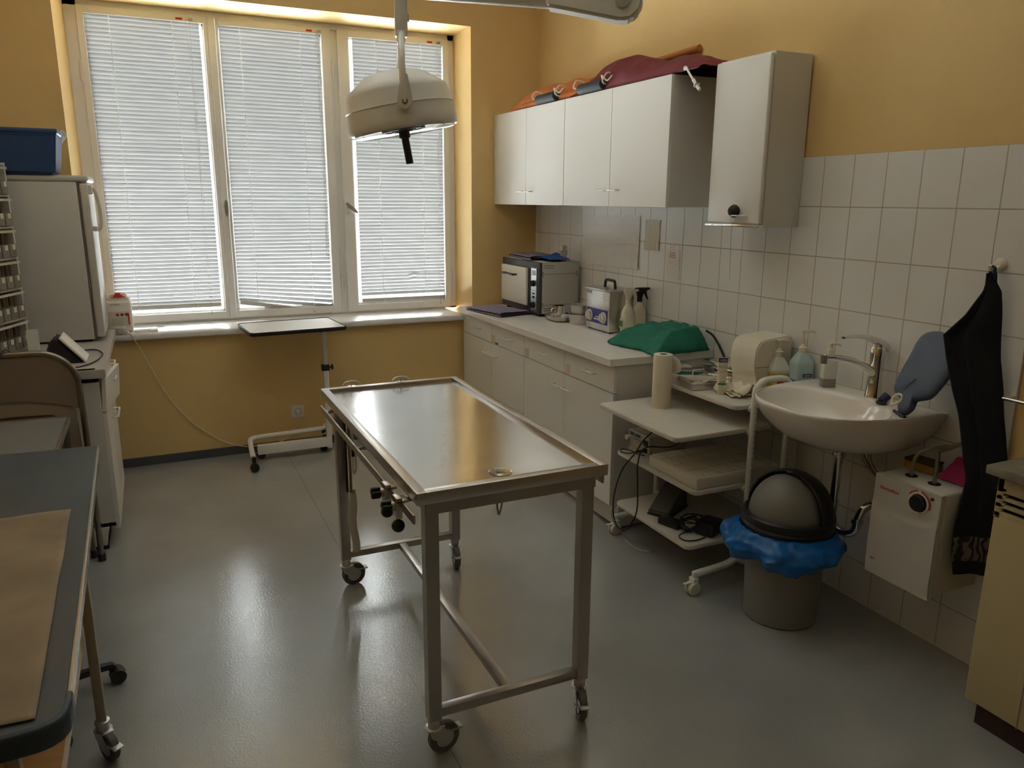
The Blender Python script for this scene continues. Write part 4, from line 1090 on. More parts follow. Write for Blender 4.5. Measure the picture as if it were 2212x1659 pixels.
# ------------------------------------------------------------------ towel on its hook
t = thing('wall_hook', 'round cream wall hook on the tiles above the dark towel', 'hook', (-.01, -3.452, 1.40))
build(MB().lathe([(.022, 0), (.022, .006), (.015, .012), (.010, .014)], T(0, -3.450, 1.430) @ RY(-90), 22).tube([(-.01, -3.450, 1.425), (-.035, -3.450, 1.412), (-.052, -3.450, 1.417), (-.058, -3.450, 1.43)], .006, 10), 'hook_body', CREAMPL, t)
t = thing('dark_towel', 'long black towel with a patterned band hanging from the wall hook', 'towel', (-.06, -3.48, .40))
TLf = [(1.405, -3.462, -3.447, .06), (1.375, -3.466, -3.447, .065), (1.346, -3.486, -3.452, .075), (1.263, -3.498, -3.428, .11), (1.194, -3.508, -3.384, .145), (1.122, -3.517, -3.408, .15), (1.017, -3.543, -3.450, .15), (.945, -3.556, -3.478, .145), (.84, -3.580, -3.505, .14), (.738, -3.607, -3.548, .155), (.573, -3.630, -3.556, .190), (.477, -3.638, -3.560, .185), (.405, -3.643, -3.566, .175)]
def twl(u, v):
    f = v*(len(TLf)-1); i = min(len(TLf)-2, int(f)); g = f-i
    z, ya, yb, xl = [TLf[i][k]*(1-g)+TLf[i+1][k]*g for k in range(4)]
    amp = .020*min(1, v*3)
    x = -.040-(xl-.040)*u+amp*math.sin(u*9+1.5*v)*.6+.008*nz(u*5, v*6)
    return Vector((min(-.014, x), ya+(yb-ya)*u, z))
build(MB().grid(twl, 40, 70), 'cloth', DARKTOWEL, t, solid=.007, smooth=80)
def twb(u, v): 
    p = twl(u, .862+.082*(1-v)); return p+Vector((-.0050, -.0030, 0))
build(MB().grid(twb, 40, 6), 'patterned_band', TOWELBAND, t, solid=.001, smooth=80)
build(MB().tube([(-.045, -3.448, 1.40), (-.050, -3.449, 1.423), (-.050, -3.463, 1.423), (-.046, -3.464, 1.385)], .005, 8, res=2), 'hanging_loop', NAVY, t)

t = thing('towel_rail', 'chrome rail on the wall above the cream heater cover', 'rail', (-.05, -3.8, 1.0))
build(MB().cyl((-.045, -3.552, 1.003), (-.045, -4.30, 1.003), .006, n=14), 'bar', CHROME, t)
build(MB().cyl((-.045, -3.560, 1.003), (.006, -3.560, 1.003), .007, n=12).cyl((-.045, -4.29, 1.003), (.006, -4.29, 1.003), .007, n=12), 'bracket', CHROME, t)

t = thing('heater_cover', 'cream enamel heater cabinet with vent slots and a stone top by the towel', 'heater', (-.16, -4.1, 0))
hc = MB(); y1 = -3.735; yE = -4.70
hc.box(-.300, yE, .075, -.02, y1, .715, .008)
for zz in (.715, .735, .758, .778, .800):
    pass
hc.box(-.300, yE, .706, -.284, y1, .724, .003)
for zz in (.740, .764, .788): hc.box(-.300, y1-.03, zz-.0, -.284, y1, zz+.012, .002)
hc.box(-.300, yE, .736, -.284, y1, .748, .003); hc.box(-.300, yE, .760, -.284, y1, .771, .003); hc.box(-.300, yE, .783, -.284, y1, .827, .003)
hc.box(-.300, y1-.022, .70, -.284, y1, .827, .003); hc.box(-.29, y1-.012, .70, -.02, y1, .827, .003)
build(hc, 'front_panel', CREAMENAMEL, t)
build(MB().box(-.282, yE, .70, -.03, y1-.014, .83), 'dark_interior', DARKHOLE, t, smooth=0)
gv = MB()
for yy in (-3.905, -4.08, -4.255, -4.43): gv.box(-.3012, yy-.003, .075, -.299, yy, .70)
build(gv, 'panel_grooves', PIPE, t, smooth=0)
build(MB().box(-.282, yE, 0, -.03, y1-.035, .08), 'plinth', BROWNPL, t, smooth=0)
build(MB().box(-.335, yE, .838, .004, y1+.022, .866, .004), 'stone_top', STONE, t)
single(MB().box(-.018, -3.735, .002, -.006, -3.62, .010, .003), 'floor_pipe', CHROME, 'thin chrome pipe at the foot of the tiles beside the cream heater', 'pipe')

# ================================================================== EXAMINATION TABLE
def swivel_caster(parent, x, y, ztop, rot, brake=True, wm=GREYRUB, fm=ZINC, wr=.050, off=.032):
    M = T(x, y, 0) @ RZ(rot)
    f = MB()
    f.lathe([(.0185, ztop-.030), (.0185, ztop-.006), (.021, ztop-.006), (.021, ztop), (.012, ztop+.004)], M, 22)
    f.lathe([(.010, ztop-.036), (.024, ztop-.036), (.026, ztop-.030), (.010, ztop-.028)], M, 22)
    for s in (-1, 1):
        pr = [(-.020, ztop-.030), (.024, ztop-.030), (off+.016, wr+.012), (off+.014, wr-.014), (off-.010, wr-.014), (-.016, wr+.020)]
        f.prism(pr, .003, M @ basis((0, s*.0165+(.0015), 0), (1, 0, 0), (0, 0, 1), (0, -1, 0)), .0008, 1)
    f.box(-.018, -.017, ztop-.034, .030, .017, ztop-.029, .001, M=M)
    f.cyl(M @ Vector((off, -.022, wr)), M @ Vector((off, .022, wr)), .006, n=12)
    fo = build(f, 'caster', fm, parent)
    wv = MB().lathe([(.008, -.011), (wr*.62, -.012), (wr*.66, -.008), (wr-.004, -.0125), (wr, -.008), (wr, .008), (wr-.004, .0125), (wr*.66, .008), (wr*.62, .012), (.008, .011)], M @ T(off, 0, wr) @ RX(90), 30)
    wo = build(wv, 'wheel', wm, fo)
    build(MB().lathe([(.0, -.0135), (wr*.58, -.0125), (wr*.58, .0125), (0, .0135)], M @ T(off, 0, wr) @ RX(90), 24), 'wheel_disc', ZINC if wm is GREYRUB else WHITEPL, fo)
    if brake:
        b = MB().box(off+.004, -.015, wr*1.30, off+.060, .015, wr*1.30+.006, .002, M=M).box(off-.006, -.0155, wr*1.1, off+.020, .0155, wr*1.36, .003, M=M)
        build(b, 'brake_lever', ZINC, fo)
    return fo
t = thing('examination_table', 'stainless steel veterinary examination table on casters in the middle of the room', 'examination table', (-1.675, -2.622, 0))
X0, X1, Y0, Y1, ZT = -1.972, -1.378, -3.260, -1.985, .870
tp = MB()
RW = .030
# rim with rolled edge, sloping inside faces and the skirt
tp.box(X0, Y0, .834, X0+RW, Y1, ZT, .003); tp.box(X1-RW, Y0, .834, X1, Y1, ZT, .003)
tp.box(X0+RW-.003, Y0, .834, X1-RW+.003, Y0+RW, ZT, .003); tp.box(X0+RW-.003, Y1-RW, .834, X1-RW+.003, Y1, ZT, .003)
build(tp, 'rim', STEEL, t)
dk = bmesh.new()
a0, a1, b0, b1 = X0+RW-.002, X1-RW+.002, Y0+RW-.002, Y1-RW+.002
DC = (-1.683, -3.155)
outer_v = [dk.verts.new((x, y, z)) for x, y, z in ((a0, b0, .854), (a1, b0, .854), (a1, b1, .857), (a0, b1, .857))]
circ = [dk.verts.new((DC[0]+.034*math.cos(2*PI*k/32), DC[1]+.034*math.sin(2*PI*k/32), .8540)) for k in range(32)]
ed = [dk.edges.new((outer_v[k], outer_v[(k+1) % 4])) for k in range(4)]+[dk.edges.new((circ[k], circ[(k+1) % 32])) for k in range(32)]
bmesh.ops.triangle_fill(dk, use_beauty=True, edges=ed)
for f in dk.faces:
    if f.normal.z < 0: f.normal_flip()
mb = MB(); mb._add(dk); build(mb, 'deck', STEELTOP, t, smooth=0)
build(MB().lathe([(.0345, .8545), (.036, .8555), (.0335, .8550), (.026, .846), (.023, .838), (.023, .80), (.0215, .80), (.0215, .838), (.0218, .8385)], T(DC[0], DC[1], 0), 36, cap=False), 'drain_ring', CHROME, t)
build(MB().cyl((DC[0], DC[1], .775), (DC[0], DC[1], .828), .030, n=24), 'drain_outlet', DARKHOLE, t)
build(MB().tube([(-1.665, -3.085, .765), (-1.660, -3.080, .72), (-1.655, -3.083, .688), (-1.648, -3.088, .72), (-1.643, -3.085, .765)], .0035, 8), 'wire_loop', STEELDARK, t)
# apron under the deck
ap = MB()
ap.box(-1.932, -3.222, .787, -1.397, -3.214, .836); ap.box(-1.932, -2.036, .787, -1.397, -2.028, .836)
ap.box(-1.932, -3.21, .787, -1.924, -2.03, .836); ap.box(-1.405, -3.21, .787, -1.397, -2.03, .836)
build(ap, 'apron', STEELDARK, t, smooth=0)
for lx in (-1.934, -1.435):
    for ly in (-3.212, -2.066):
        lg = build(MB().box(lx, ly, .124, lx+.040, ly+.040, .834, .002), 'leg', STEELDARK, t, smooth=0)
        rot = {(-1.934, -3.212): 8, (-1.934, -2.066): 5, (-1.435, -3.212): -108, (-1.435, -2.066): -100}[(lx, ly)]
        swivel_caster(t, lx+.020, ly+.020, .126, rot)
build(MB().box(-1.896, -3.207, .132, -1.433, -3.177, .160, .002), 'stretcher', STEELDARK, t)
build(MB().box(-1.896, -2.061, .132, -1.433, -2.031, .160, .002), 'stretcher', STEELDARK, t)
build(MB().box(-1.682, -3.178, .134, -1.650, -2.058, .158, .002), 'stretcher', STEELDARK, t)
for x0, x1, zl in ((-1.994, -1.987, .800), (-1.363, -1.356, .786)):
    rl = MB().box(x0, -3.295 if x0 < -1.7 else -3.205, zl, x1, -2.085, zl+.026, .002)
    for yy in (-3.15, -2.65, -2.15):
        a, b = (x1-.001, -1.93) if x0 < -1.7 else (-1.40, x0+.001)
        rl.cyl((a, yy, zl+.013), (b, yy, zl+.013), .007, n=10)
    build(rl, 'side_rail', STEELDARK, t)
for hx in (-1.845, -1.632):
    hk = MB().cyl((hx, Y1-.008, .868), (hx, Y1-.008, .889), .0028, n=8).tube([(hx-.037, Y1-.012, .876), (hx-.024, Y1-.008, .888), (hx, Y1-.006, .8905), (hx+.024, Y1-.008, .888), (hx+.037, Y1-.012, .876)], .0032, 8)
    hk.lathe([(.018, 0), (.018, .0015), (0, .0015)], T(hx, Y1-.012, .8695), 16)
    build(hk, 'tie_hook', STEEL, t)
def clamp(y, label):
    t = thing('rail_clamp', label, 'clamp', (-2.0, y, .81), 'clamps on the table rail')
    build(MB().box(-2.012, y-.020, .782, -1.9945, y+.020, .842, .002).box(-2.012, y-.020, .8265, -1.978, y+.020, .8345, .001), 'clamp_block', STEEL, t)
    build(MB().cyl((-2.012, y, .816), (-2.022, y, .816), .013, n=16), 'brass_collar', BRASS, t)
    k = MB().box(-2.048, y-.017, .810, -2.021, y+.017, .824, .004).box(-2.048, y-.008, .800, -2.021, y+.008, .834, .004)
    build(k, 'knob', BLACK, t)
    build(MB().cyl((-2.003, y, .784), (-2.003, y, .770), .006, n=12).sphere((-2.003, y, .755), .0185, 20), 'ball_knob', BLACK, t)
clamp(-3.075, 'steel rail clamp with black knobs, the one further from the table corner')
clamp(-3.185, 'steel rail clamp with black knobs, the one closer to the table corner')
t = thing('restraint_strap', 'dark strap and white gauze band hanging inside the far leg under the table', 'strap', (-1.90, -2.11, .16))
for dx in (0, .013):
    build(MB().box(-1.910+dx, -2.112-dx, .45, -1.902+dx, -2.090-dx, .785, .002), 'dark_strap', CHAIRPANEL if dx else BLACKRUB, t)
def gz(u, v):
    z = .46-.285*v
    return Vector((-1.906+.030*u+.004*math.sin(v*9)+.008*v, -2.105-.010*u+.004*nz(v*5, u), z))
build(MB().grid(gz, 6, 24), 'gauze_band', GAUZE, t, solid=.003, smooth=80)
build(MB().tube([(-1.889, -2.12, .785), (-1.880, -2.12, .70), (-1.873, -2.125, .64), (-1.870, -2.125, .58), (-1.879, -2.125, .535), (-1.884, -2.125, .58), (-1.880, -2.123, .64), (-1.886, -2.12, .72)], .004, 8), 'white_cord', CORDW, t)
build(MB().box(-1.887, -2.128, .605, -1.874, -2.120, .660, .003), 'black_buckle', BLACK, t)

# ================================================================== SURGICAL LAMP
LC = Vector((-1.691, -2.318, 1.866)); LB = RZ(-15.5)
t = thing('surgical_lamp', 'cream round operating lamp on a yoke hanging over the steel table', 'lamp', (LC.x, LC.y, LC.z))
LM = T(*LC) @ LB; LT = LM @ RY(-9.5)
build(MB().lathe([(.186, .004), (.193, 0), (.1965, .008), (.195, .030), (.190, .074), (.1925, .077), (.190, .081), (.181, .128), (.176, .140), (.150, .158), (.112, .186), (.085, .196), (.045, .200), (0, .201)], LT, 72, cap=False), 'housing', LAMPWHITE, t)
build(MB().lathe([(.188, .003), (.184, -.004), (.178, -.002), (.120, .004), (.06, .006), (0, .006)], LT, 64, cap=False), 'glass_cover', mat('lamp_glass', (.62, .63, .66), .08, spec=.8, coat=.5), t)
build(MB().lathe([(.078, .004), (.078, .001), (.066, .000), (.066, .004)], LT, 48, cap=False).lathe([(.045, .004), (.045, -.002), (.036, -.002), (.036, .004)], LT, 40, cap=False).lathe([(.150, .003), (.150, .0005), (.147, .0005), (.147, .003)], LT, 56, cap=False), 'reflector_ring', BLACKRUB, t)
build(MB().lathe([(.020, .004), (.020, -.022), (.017, -.024), (.0135, -.026), (.0135, -.112), (.0125, -.114), (0, -.114)], LT, 24), 'sterile_handle', mat('dark_handle', (.022, .016, .013), .5), t)
yk = MB()
for s in (-1, 1):
    yk.tube([LM @ Vector(p) for p in ((.0, s*.205, .075), (-.004, s*.207, .12), (-.006, s*.198, .19), (-.006, s*.165, .245), (-.004, s*.09, .285), (0, s*.02, .318))], .011, 12, rs=[.014, .012, .011, .011, .011, .012])
    pl = [(.026*math.cos(a), .026*math.sin(a)) for a in [R(180+q*12) for q in range(16)]]+[(.010, .085), (-.010, .085)]
    yk.prism(pl, .010, LM @ basis((0, s*.209+(.005 if s < 0 else .005), .078), (1, 0, 0), (0, 0, 1), (0, -1, 0)) @ T(0, 0, 0), .002)
yo = build(yk, 'yoke', LAMPWHITE, t)
for s in (-1, 1):
    build(MB().cyl(LM @ Vector((0, s*.205, .078)), LM @ Vector((0, s*.218, .078)), .0085, n=18), 'pivot_bolt', CHROME, yo)
    build(MB().cyl(LM @ Vector((0, s*.204, .078)), LM @ Vector((0, s*.2155, .078)), .0098, n=18), 'pivot_ring', BLACK, yo)
build(MB().box(-.022, -.020, .312, .022, .020, .450, .004, M=LM).box(-.016, -.026, .29, .012, .026, .33, .004, M=LM).box(.016, -.012, .36, .028, .012, .385, .002, M=LM), 'swivel_block', LAMPWHITE, t)
A0 = LM @ Vector((-.025, 0, .468)); J = Vector((-1.056, -2.735, 2.266))
dv = (J-A0).normalized()
build(MB().cyl(A0-dv*.02, A0+(J-A0)*.70, .030, .033, 22), 'spring_arm', LAMPWHITE, t)
S0 = A0+(J-A0)*.68; up = Vector((0, 0, 1)); sd = dv.cross(up).normalized()
sm = MB(); L = (J-S0).length
sm.prism([(0, -.034), (L*.25, -.040), (L, -.062), (L+.035, -.055), (L+.062, -.025), (L+.068, .01), (L+.05, .05), (L, .065), (0, .04)], .085, basis(S0+sd*.0425*-1, dv, up-dv*dv.z, -sd) @ T(0, 0, -.0425*2), .010, 3)
build(sm, 'joint_sleeve', LAMPWHITE, t)
build(MB().cyl(J-sd*.05, J+sd*.05, .024, n=24), 'joint_cap', mat('lamp_joint_grey', (.38, .36, .32), .4), t)
build(MB().cyl(J+Vector((.03, -.01, .03)), J+Vector((.03, -.01, 1.002)), .032, n=24), 'ceiling_tube', LAMPWHITE, t)

# ================================================================== OVERBED TABLE
t = thing('overbed_table', 'white overbed table with black edged top on a C-shaped wheeled frame below the window', 'table', (-1.80, -.22, 0))
OM = T(-1.80, -.222, 0) @ RZ(4.2)
build(MB().prism(rrect(-.285, -.212, .285, .212, .03), .014, OM @ T(0, 0, .848), .002), 'top_panel', mat('overbed_laminate', (.70, .69, .66), .3), t)
def redge(u, v):
    P_ = rrect(-.288, -.215, .288, .215, .033, 6); i = int(u*len(P_)) % len(P_)
    a = 2*PI*v; x, y = P_[i]; n_ = Vector((x, y, 0)).normalized()
    return OM @ Vector((x+.004*math.cos(a)*n_.x, y+.004*math.cos(a)*n_.y, .854+.0115*math.sin(a)))
build(MB().grid(redge, 28, 9, closed_u=True), 'black_edging', BLACK, t)
build(MB().box(-1.618, -.216, .03, -1.584, -.184, .56, .003).box(-1.614, -.212, .55, -1.588, -.188, .842, .003), 'post', WHITEMET, t)
build(MB().box(-1.626, -.222, .552, -1.578, -.178, .592, .004), 'clamp_collar', BLACK, t)
build(MB().cyl((-1.58, -.2, .572), (-1.560, -.2, .572), .006, n=10).lathe([(.008, 0), (.019, .004), (.019, .012), (.008, .014), (0, .014)], T(-1.566, -.2, .572) @ RY(90), 10), 'clamp_knob', BLACK, t)
build(MB().cyl((-1.585, -.2, .815), (-1.565, -.2, .815), .005, n=10).cyl((-1.565, -.2, .815), (-1.558, -.2, .815), .012, n=12), 'tilt_knob', BLACK, t)
build(MB().box(-1.632, -.224, .805, -1.616, -.176, .845, .003), 'tilt_bracket', BLACK, t)
build(MB().box(-2.055, -.222, .045, -1.60, -.182, .105, .003), 'base_bar', WHITEMET, t)
build(MB().tube([(-1.60, -.14, .150), (-2.02, -.14, .140), (-2.065, -.145, .138), (-2.090, -.170, .136), (-2.096, -.22, .120), (-2.100, -.36, .078)], .0155, 12), 'base_tube', WHITEMET, t)
build(MB().tube([(-1.60, -.08, .150), (-1.60, -.20, .150)], .015, 12), 'cross_tube', WHITEMET, t)
build(MB().cyl((-1.63, -.205, .150), (-1.645, -.225, .150), .010, n=12), 'base_knob', BLACK, t)
for cx, cy in ((-2.098, -.395), (-2.03, -.15), (-1.63, -.15), (-1.61, -.10)):
    c_ = MB().cyl((cx, cy+.01, .055), (cx, cy+.01, .088), .0125, n=14)
    c_.lathe([(.012, -.022), (.024, -.022), (.026, -.018), (.026, -.004), (.018, -.003), (.018, .003), (.026, .004), (.026, .018), (.024, .022), (.012, .022)], T(cx, cy-.006, .027) @ RX(90) @ RY(0), 20)
    c_.box(cx-.030, cy-.02, .030, cx-.006, cy-.005, .038, .003)
    build(c_, 'caster', BLACK, t)

# ================================================================== BACK WALL AND SILL
t = thing('wall_socket', 'white double-frame wall socket with a plug in the yellow wall under the window', 'socket', (-1.762, -.005, .203))
build(MB().box(-1.804, -.008, .203, -1.720, 0, .287, .004), 'cover_plate', WHITEPL, t)
build(MB().lathe([(.0235, 0), (.0215, .003), (.0195, -.002), (0, -.002)], T(-1.762, -.008, .245) @ RX(90), 26, cap=False), 'socket_ring', PIPE, t)
build(MB().cyl((-1.762, -.008, .243), (-1.762, -.028, .236), .017, .010, 18), 'plug', WHITEPL, t)
single(MB().tube([(-1.762, -.03, .232), (-1.762, -.035, .20), (-1.80, -.02, .115), (-1.845, -.015, .075), (-1.92, -.03, .05), (-2.05, -.03, .05), (-2.12, -.018, .052), (-2.248, -.012, .104), (-2.404, -.012, .235), (-2.524, -.012, .400), (-2.611, -.018, .600), (-2.69, -.05, .80), (-2.715, -.06, .845), (-2.728, -.045, .852)], .0034, 8), 'extension_lead', WIREW, 'thin cream extension lead sagging across the yellow wall from sill to socket', 'cable')
t = thing('socket_block', 'grey socket block of the extension lead on the corner of the window sill', 'socket', (-2.762, -.015, .836))
build(MB().box(-2.800, -.045, .8365, -2.728, .035, .880, .005), 'block_body', APPL, t)
build(MB().lathe([(.0175, .0), (.0175, .002), (.0155, .002), (.0145, -.004), (0, -.004)], T(-2.764, -.0455, .857) @ RX(90), 24, cap=False).cyl((-2.772, -.044, .857), (-2.772, -.048, .857), .002, n=8).cyl((-2.756, -.044, .857), (-2.756, -.048, .857), .002, n=8), 'socket_face', PIPE, t)
build(MB().cyl((-2.730, -.035, .853), (-2.718, -.05, .853), .008, .005, 12), 'cable_gland', WHITEPL, t)
t = thing('canister', 'milky plastic canister with red cap and label on the window sill by the fridge', 'canister', (-2.765, .10, .836))
cm = MB().box(-2.835, .035, .8365, -2.692, .165, 1.030, .018, 3)
cm.prism([(-2.832, 1.015), (-2.695, 1.015), (-2.700, 1.040), (-2.72, 1.052), (-2.80, 1.046), (-2.825, 1.032)], .11, basis((0, .155, 0), (1, 0, 0), (0, 0, 1), (0, -1, 0)), .008)
build(cm, 'body', CANIST, t)
build(MB().cyl((-2.760, .09, 1.045), (-2.760, .09, 1.072), .027, .025, 24).box(-2.80, .04, 1.049, -2.72, .05, 1.054, .002), 'screw_cap', REDPL, t)
build(MB().tube([(-2.715, .06, 1.045), (-2.73, .075, 1.066), (-2.80, .075, 1.062), (-2.815, .07, 1.04)], .008, 8), 'carry_handle', CANIST, t)
lb = build(MB().box(-2.818, .0338, .875, -2.706, .0352, .965), 'label', PAPERB, t, smooth=0)
ci = MB()
for xx in (-2.770, -2.746, -2.722): ci.cyl((xx, .0342, .946), (xx, .033, .946), .009, n=18)
ci.box(-2.716, .033, .885, -2.708, .0342, .954)
build(ci, 'red_marks', REDPRINT, lb)
li = MB()
for k in range(5): li.box(-2.806, .0334, .884+.009*k, -2.735-.01*(k % 2), .0340, .886+.009*k)
build(li, 'print_lines', GREYPRINT, lb, smooth=0)
text('aniten', .022, (-2.778, .0338, 1.008), FACE_MY, GREYPRINT, t)
t = thing('leaflet_box', 'flat white box with green lettering lying on the window sill', 'box', (-2.63, .05, .836))
build(MB().box(-2.690, .01, .8365, -2.560, .12, .848, .002), 'carton', WHITEPRINT, t, smooth=0)
text('-Heel', .030, (-2.634, .0093, .8425), ((1, 0, 0), (0, 0, 1), (0, -1, 0)), GREENPRINT, t) if False else text('-Heel', .034, (-2.634, .035, .8484), FACE_UP, GREENPRINT, t)
t = thing('marker_pen', 'white marker pen lying along the sill behind the flat white box', 'pen', (-2.6, .145, .836))
build(MB().cyl((-2.690, .140, .843), (-2.570, .147, .843), .0062, n=14), 'barrel', WHITEPRINT, t)
build(MB().cyl((-2.570, .147, .843), (-2.520, .150, .843), .0045, .002, 12), 'tip', BEIGESTICK, t)

# ================================================================== LEFT SIDE
t = thing('side_cabinet', 'white base cabinet standing under the fridge, near drawer pulled crooked', 'cabinet', (-3.1, -.865, 0))
c = MB(); ya, yb = -1.235, -.50
c.box(-3.395, ya, .115, -2.822, ya+.018, .832); c.box(-3.395, yb-.018, .115, -2.822, yb, .832); c.box(-3.395, ya, .115, -2.822, yb, .133); c.box(-3.395, ya, .814, -2.822, yb, .832); c.box(-3.395, ya, .115, -3.38, yb, .832)
c.box(-3.36, (ya+yb)/2-.009, .13, -2.84, (ya+yb)/2+.009, .82); c.box(-3.36, ya+.018, .665, -2.85, yb-.018, .68)
build(c, 'carcass', CABEDGE, t, smooth=0)
build(MB().box(-3.39, ya, .022, -2.868, yb, .115), 'plinth', CABEDGE, t, smooth=0)
build(MB().box(-3.385, ya+.005, 0, -2.862, yb-.005, .022), 'plinth_seal', BLACK, t, smooth=0)
h = (yb-ya)/2
for k in range(2):
    a1 = yb-k*h; a0 = a1-h
    if k == 0:
        d = build(MB().box(-2.822, a0+.002, .672, -2.804, a1-.002, .828, .001, 1), 'drawer', CAB, t, smooth=0)
        bow_handle(-2.804, (a0+a1)/2+.02, .795, .045, .026, d, face=1)
    else:
        DM = T(-2.822, a0+.002, .672) @ RZ(-7) @ RY(4)
        d = build(MB().box(0, 0, 0, .018, h-.006, .155, .001, 1, M=DM), 'drawer', CAB, t, smooth=0)
        hb_ = bow_handle(-2.790, (a0+a1)/2+.03, .785, .045, .028, d, face=1)
    e = build(MB().box(-2.822, a0+.002, .100, -2.804, a1-.002, .665, .001, 1), 'door', CAB, t, smooth=0)
    bow_handle(-2.804, (a0+.05) if k == 0 else (a1-.05), .575, .045, .03, e, face=1)
t = thing('side_worktop', 'grey worktop carrying fridge and organizer along the left wall', 'worktop', (-3.1, -.65, .835))
build(MB().prism([(-3.398, -1.256), (-2.790, -1.256), (-2.787, -.05), (-3.398, -.002)], .040, T(0, 0, .834), .003), 'slab', mat('grey_worktop', (.46, .44, .41), .3, var=.03, vscale=20), t, smooth=0)
FZ = .8745
t = thing('fridge', 'small white table-top fridge seen from its side, standing on the left worktop', 'fridge', (-3.1, -.23, FZ))
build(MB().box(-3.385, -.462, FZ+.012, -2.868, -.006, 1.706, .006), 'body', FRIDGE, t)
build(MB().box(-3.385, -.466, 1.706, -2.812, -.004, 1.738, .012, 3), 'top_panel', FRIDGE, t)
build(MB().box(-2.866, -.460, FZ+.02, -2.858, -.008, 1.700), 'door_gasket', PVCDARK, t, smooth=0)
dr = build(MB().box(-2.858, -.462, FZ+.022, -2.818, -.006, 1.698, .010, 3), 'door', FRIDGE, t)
build(MB().tube([(-2.825, -.43, 1.675), (-2.795, -.43, 1.668), (-2.782, -.43, 1.62), (-2.776, -.43, 1.55), (-2.778, -.43, 1.49), (-2.790, -.43, 1.465), (-2.825, -.43, 1.462)], .009, 10).box(-2.85, -.452, 1.64, -2.800, -.408, 1.69, .006).box(-2.85, -.452, 1.455, -2.795, -.408, 1.48, .006), 'door_handle', FRIDGE, dr)
build(MB().box(-3.37, -.44, FZ, -2.88, -.03, FZ+.014), 'dark_base', BLACK, t, smooth=0)
t = thing('storage_box', 'blue plastic storage box with white clip on top of the fridge', 'box', (-3.16, -.40, 1.7385))
bx = MB(); bx.box(-.5, -.5, 0, .5, .5, 1)
BB = bmesh.new(); bmesh.ops.create_cube(BB, size=1)
for v in BB.verts:
    k = 1 if v.co.z > 0 else .90
    v.co = Vector((-3.175+v.co.x*.49*k, -.33+v.co.y*.34*k, 1.839+v.co.z*.20))
bmesh.ops.bevel(BB, geom=list(BB.edges), offset=.014, segments=3, affect='EDGES')
b_ = MB(); b_._add(BB); build(b_, 'tub', BLUEBOX, t)
build(MB().box(-3.43+.015, -.506, 1.934, -2.922, -.154, 1.960, .008, 3).box(-3.41, -.500, 1.925, -2.928, -.16, 1.936, .003), 'lid', BLUEBOX, t)
build(MB().tube([(-2.920, -.40, 1.95), (-2.907, -.40, 1.958), (-2.903, -.40, 1.94), (-2.912, -.40, 1.925), (-2.925, -.40, 1.905)], .004, 8).tube([(-2.920, -.30, 1.95), (-2.907, -.30, 1.958), (-2.903, -.30, 1.94), (-2.912, -.30, 1.925), (-2.925, -.30, 1.905)], .004, 8), 'clip', CLEARPL, t)
# drawer organizer
t = thing('drawer_organizer', 'tall pale organizer rack with little drawers standing by the fridge', 'organizer', (-3.23, -.75, FZ))
GM = T(-3.158, -.552, FZ) @ RZ(-110.5)     # local x runs along the front away from the fridge, local y to the back
fr = MB(); W_, D_, H_ = .36, .115, .915
fr.box(0, 0, 0, .012, -D_, H_, M=GM); fr.box(W_-.012, 0, 0, W_, -D_, H_, M=GM); fr.box(0, -D_+.008, 0, W_, -D_, H_, M=GM)
for k in range(7):
    z = .004+k*.150
    fr.box(.01, .0, min(z, H_-.012), W_-.01, -D_, min(z, H_-.012)+.010, M=GM)
build(fr, 'rack', APPL, t, smooth=0)
DRG = mat('smoky_drawer', (.26, .24, .19), .25, trans=.2)
VIAL = mat('vial_brown', (.13, .09, .05), .35)
for k in range(6):
    z = .016+k*.150
    for q in range(5):
        x = .020+q*.065
        d = build(MB().box(x, .012+.0*k, z, x+.058, -D_+.02, z+.062, .003, M=GM), 'drawer', DRG, t, smooth=0)
        build(MB().box(x+.016, .0128, z+.036, x+.040, .015, z+.060, M=GM), 'tag', PAPERB, d, smooth=0)
        vb = MB()
        for s in range(2): vb.cyl(GM @ Vector((x+.016+.026*s, -.03, z+.06)), GM @ Vector((x+.016+.026*s, -.03, z+.118)), .010, n=10)
        build(vb, 'vials', VIAL, d)
    build(MB().box(.012, .010, z+.118, W_-.012, .014, z+.130, M=GM), 'retaining_bar', APPL, t, smooth=0)
# smart display on the worktop
t = thing('display_speaker', 'black wedge-shaped table speaker with white screen frame on the left worktop', 'speaker', (-2.95, -.98, FZ))
build(MB().prism([(-2.884, FZ), (-2.985, FZ+.124), (-3.002, FZ+.120), (-3.028, FZ+.085), (-3.034, FZ)], .158, basis((0, -.90, 0), (1, 0, 0), (0, 0, 1), (0, -1, 0)), .010, 3), 'fabric_body', BLACKRUB, t)
sl_ = Vector((-.101, 0, .124)).normalized()
build(MB().box(-.004, -.085, -.006, .150, .085, .006, .005, 3, M=basis((-2.878, -.979, FZ+.008), sl_, (0, -1, 0), sl_.cross(Vector((0, -1, 0))))), 'screen_frame', WHITEPL, t)
single(MB().tube([(-2.99, -.885, FZ+.006), (-2.93, -.76, FZ+.004), (-2.862, -.735, FZ+.004), (-2.822, -.83, FZ+.004), (-2.818, -.95, FZ+.004), (-2.85, -1.10, FZ+.004), (-2.93, -1.20, FZ+.004), (-3.04, -1.235, FZ+.004), (-3.09, -1.252, FZ+.010), (-3.12, -1.262, FZ+.060), (-3.14, -1.295, FZ+.118), (-3.16, -1.336, FZ+.119), (-3.185, -1.348, FZ+.06), (-3.23, -1.352, FZ-.04), (-3.34, -1.356, FZ-.10)], .0034, 8), 'speaker_cable', WIRE, 'black cable looping around the table speaker and over the folding chair back', 'cable')
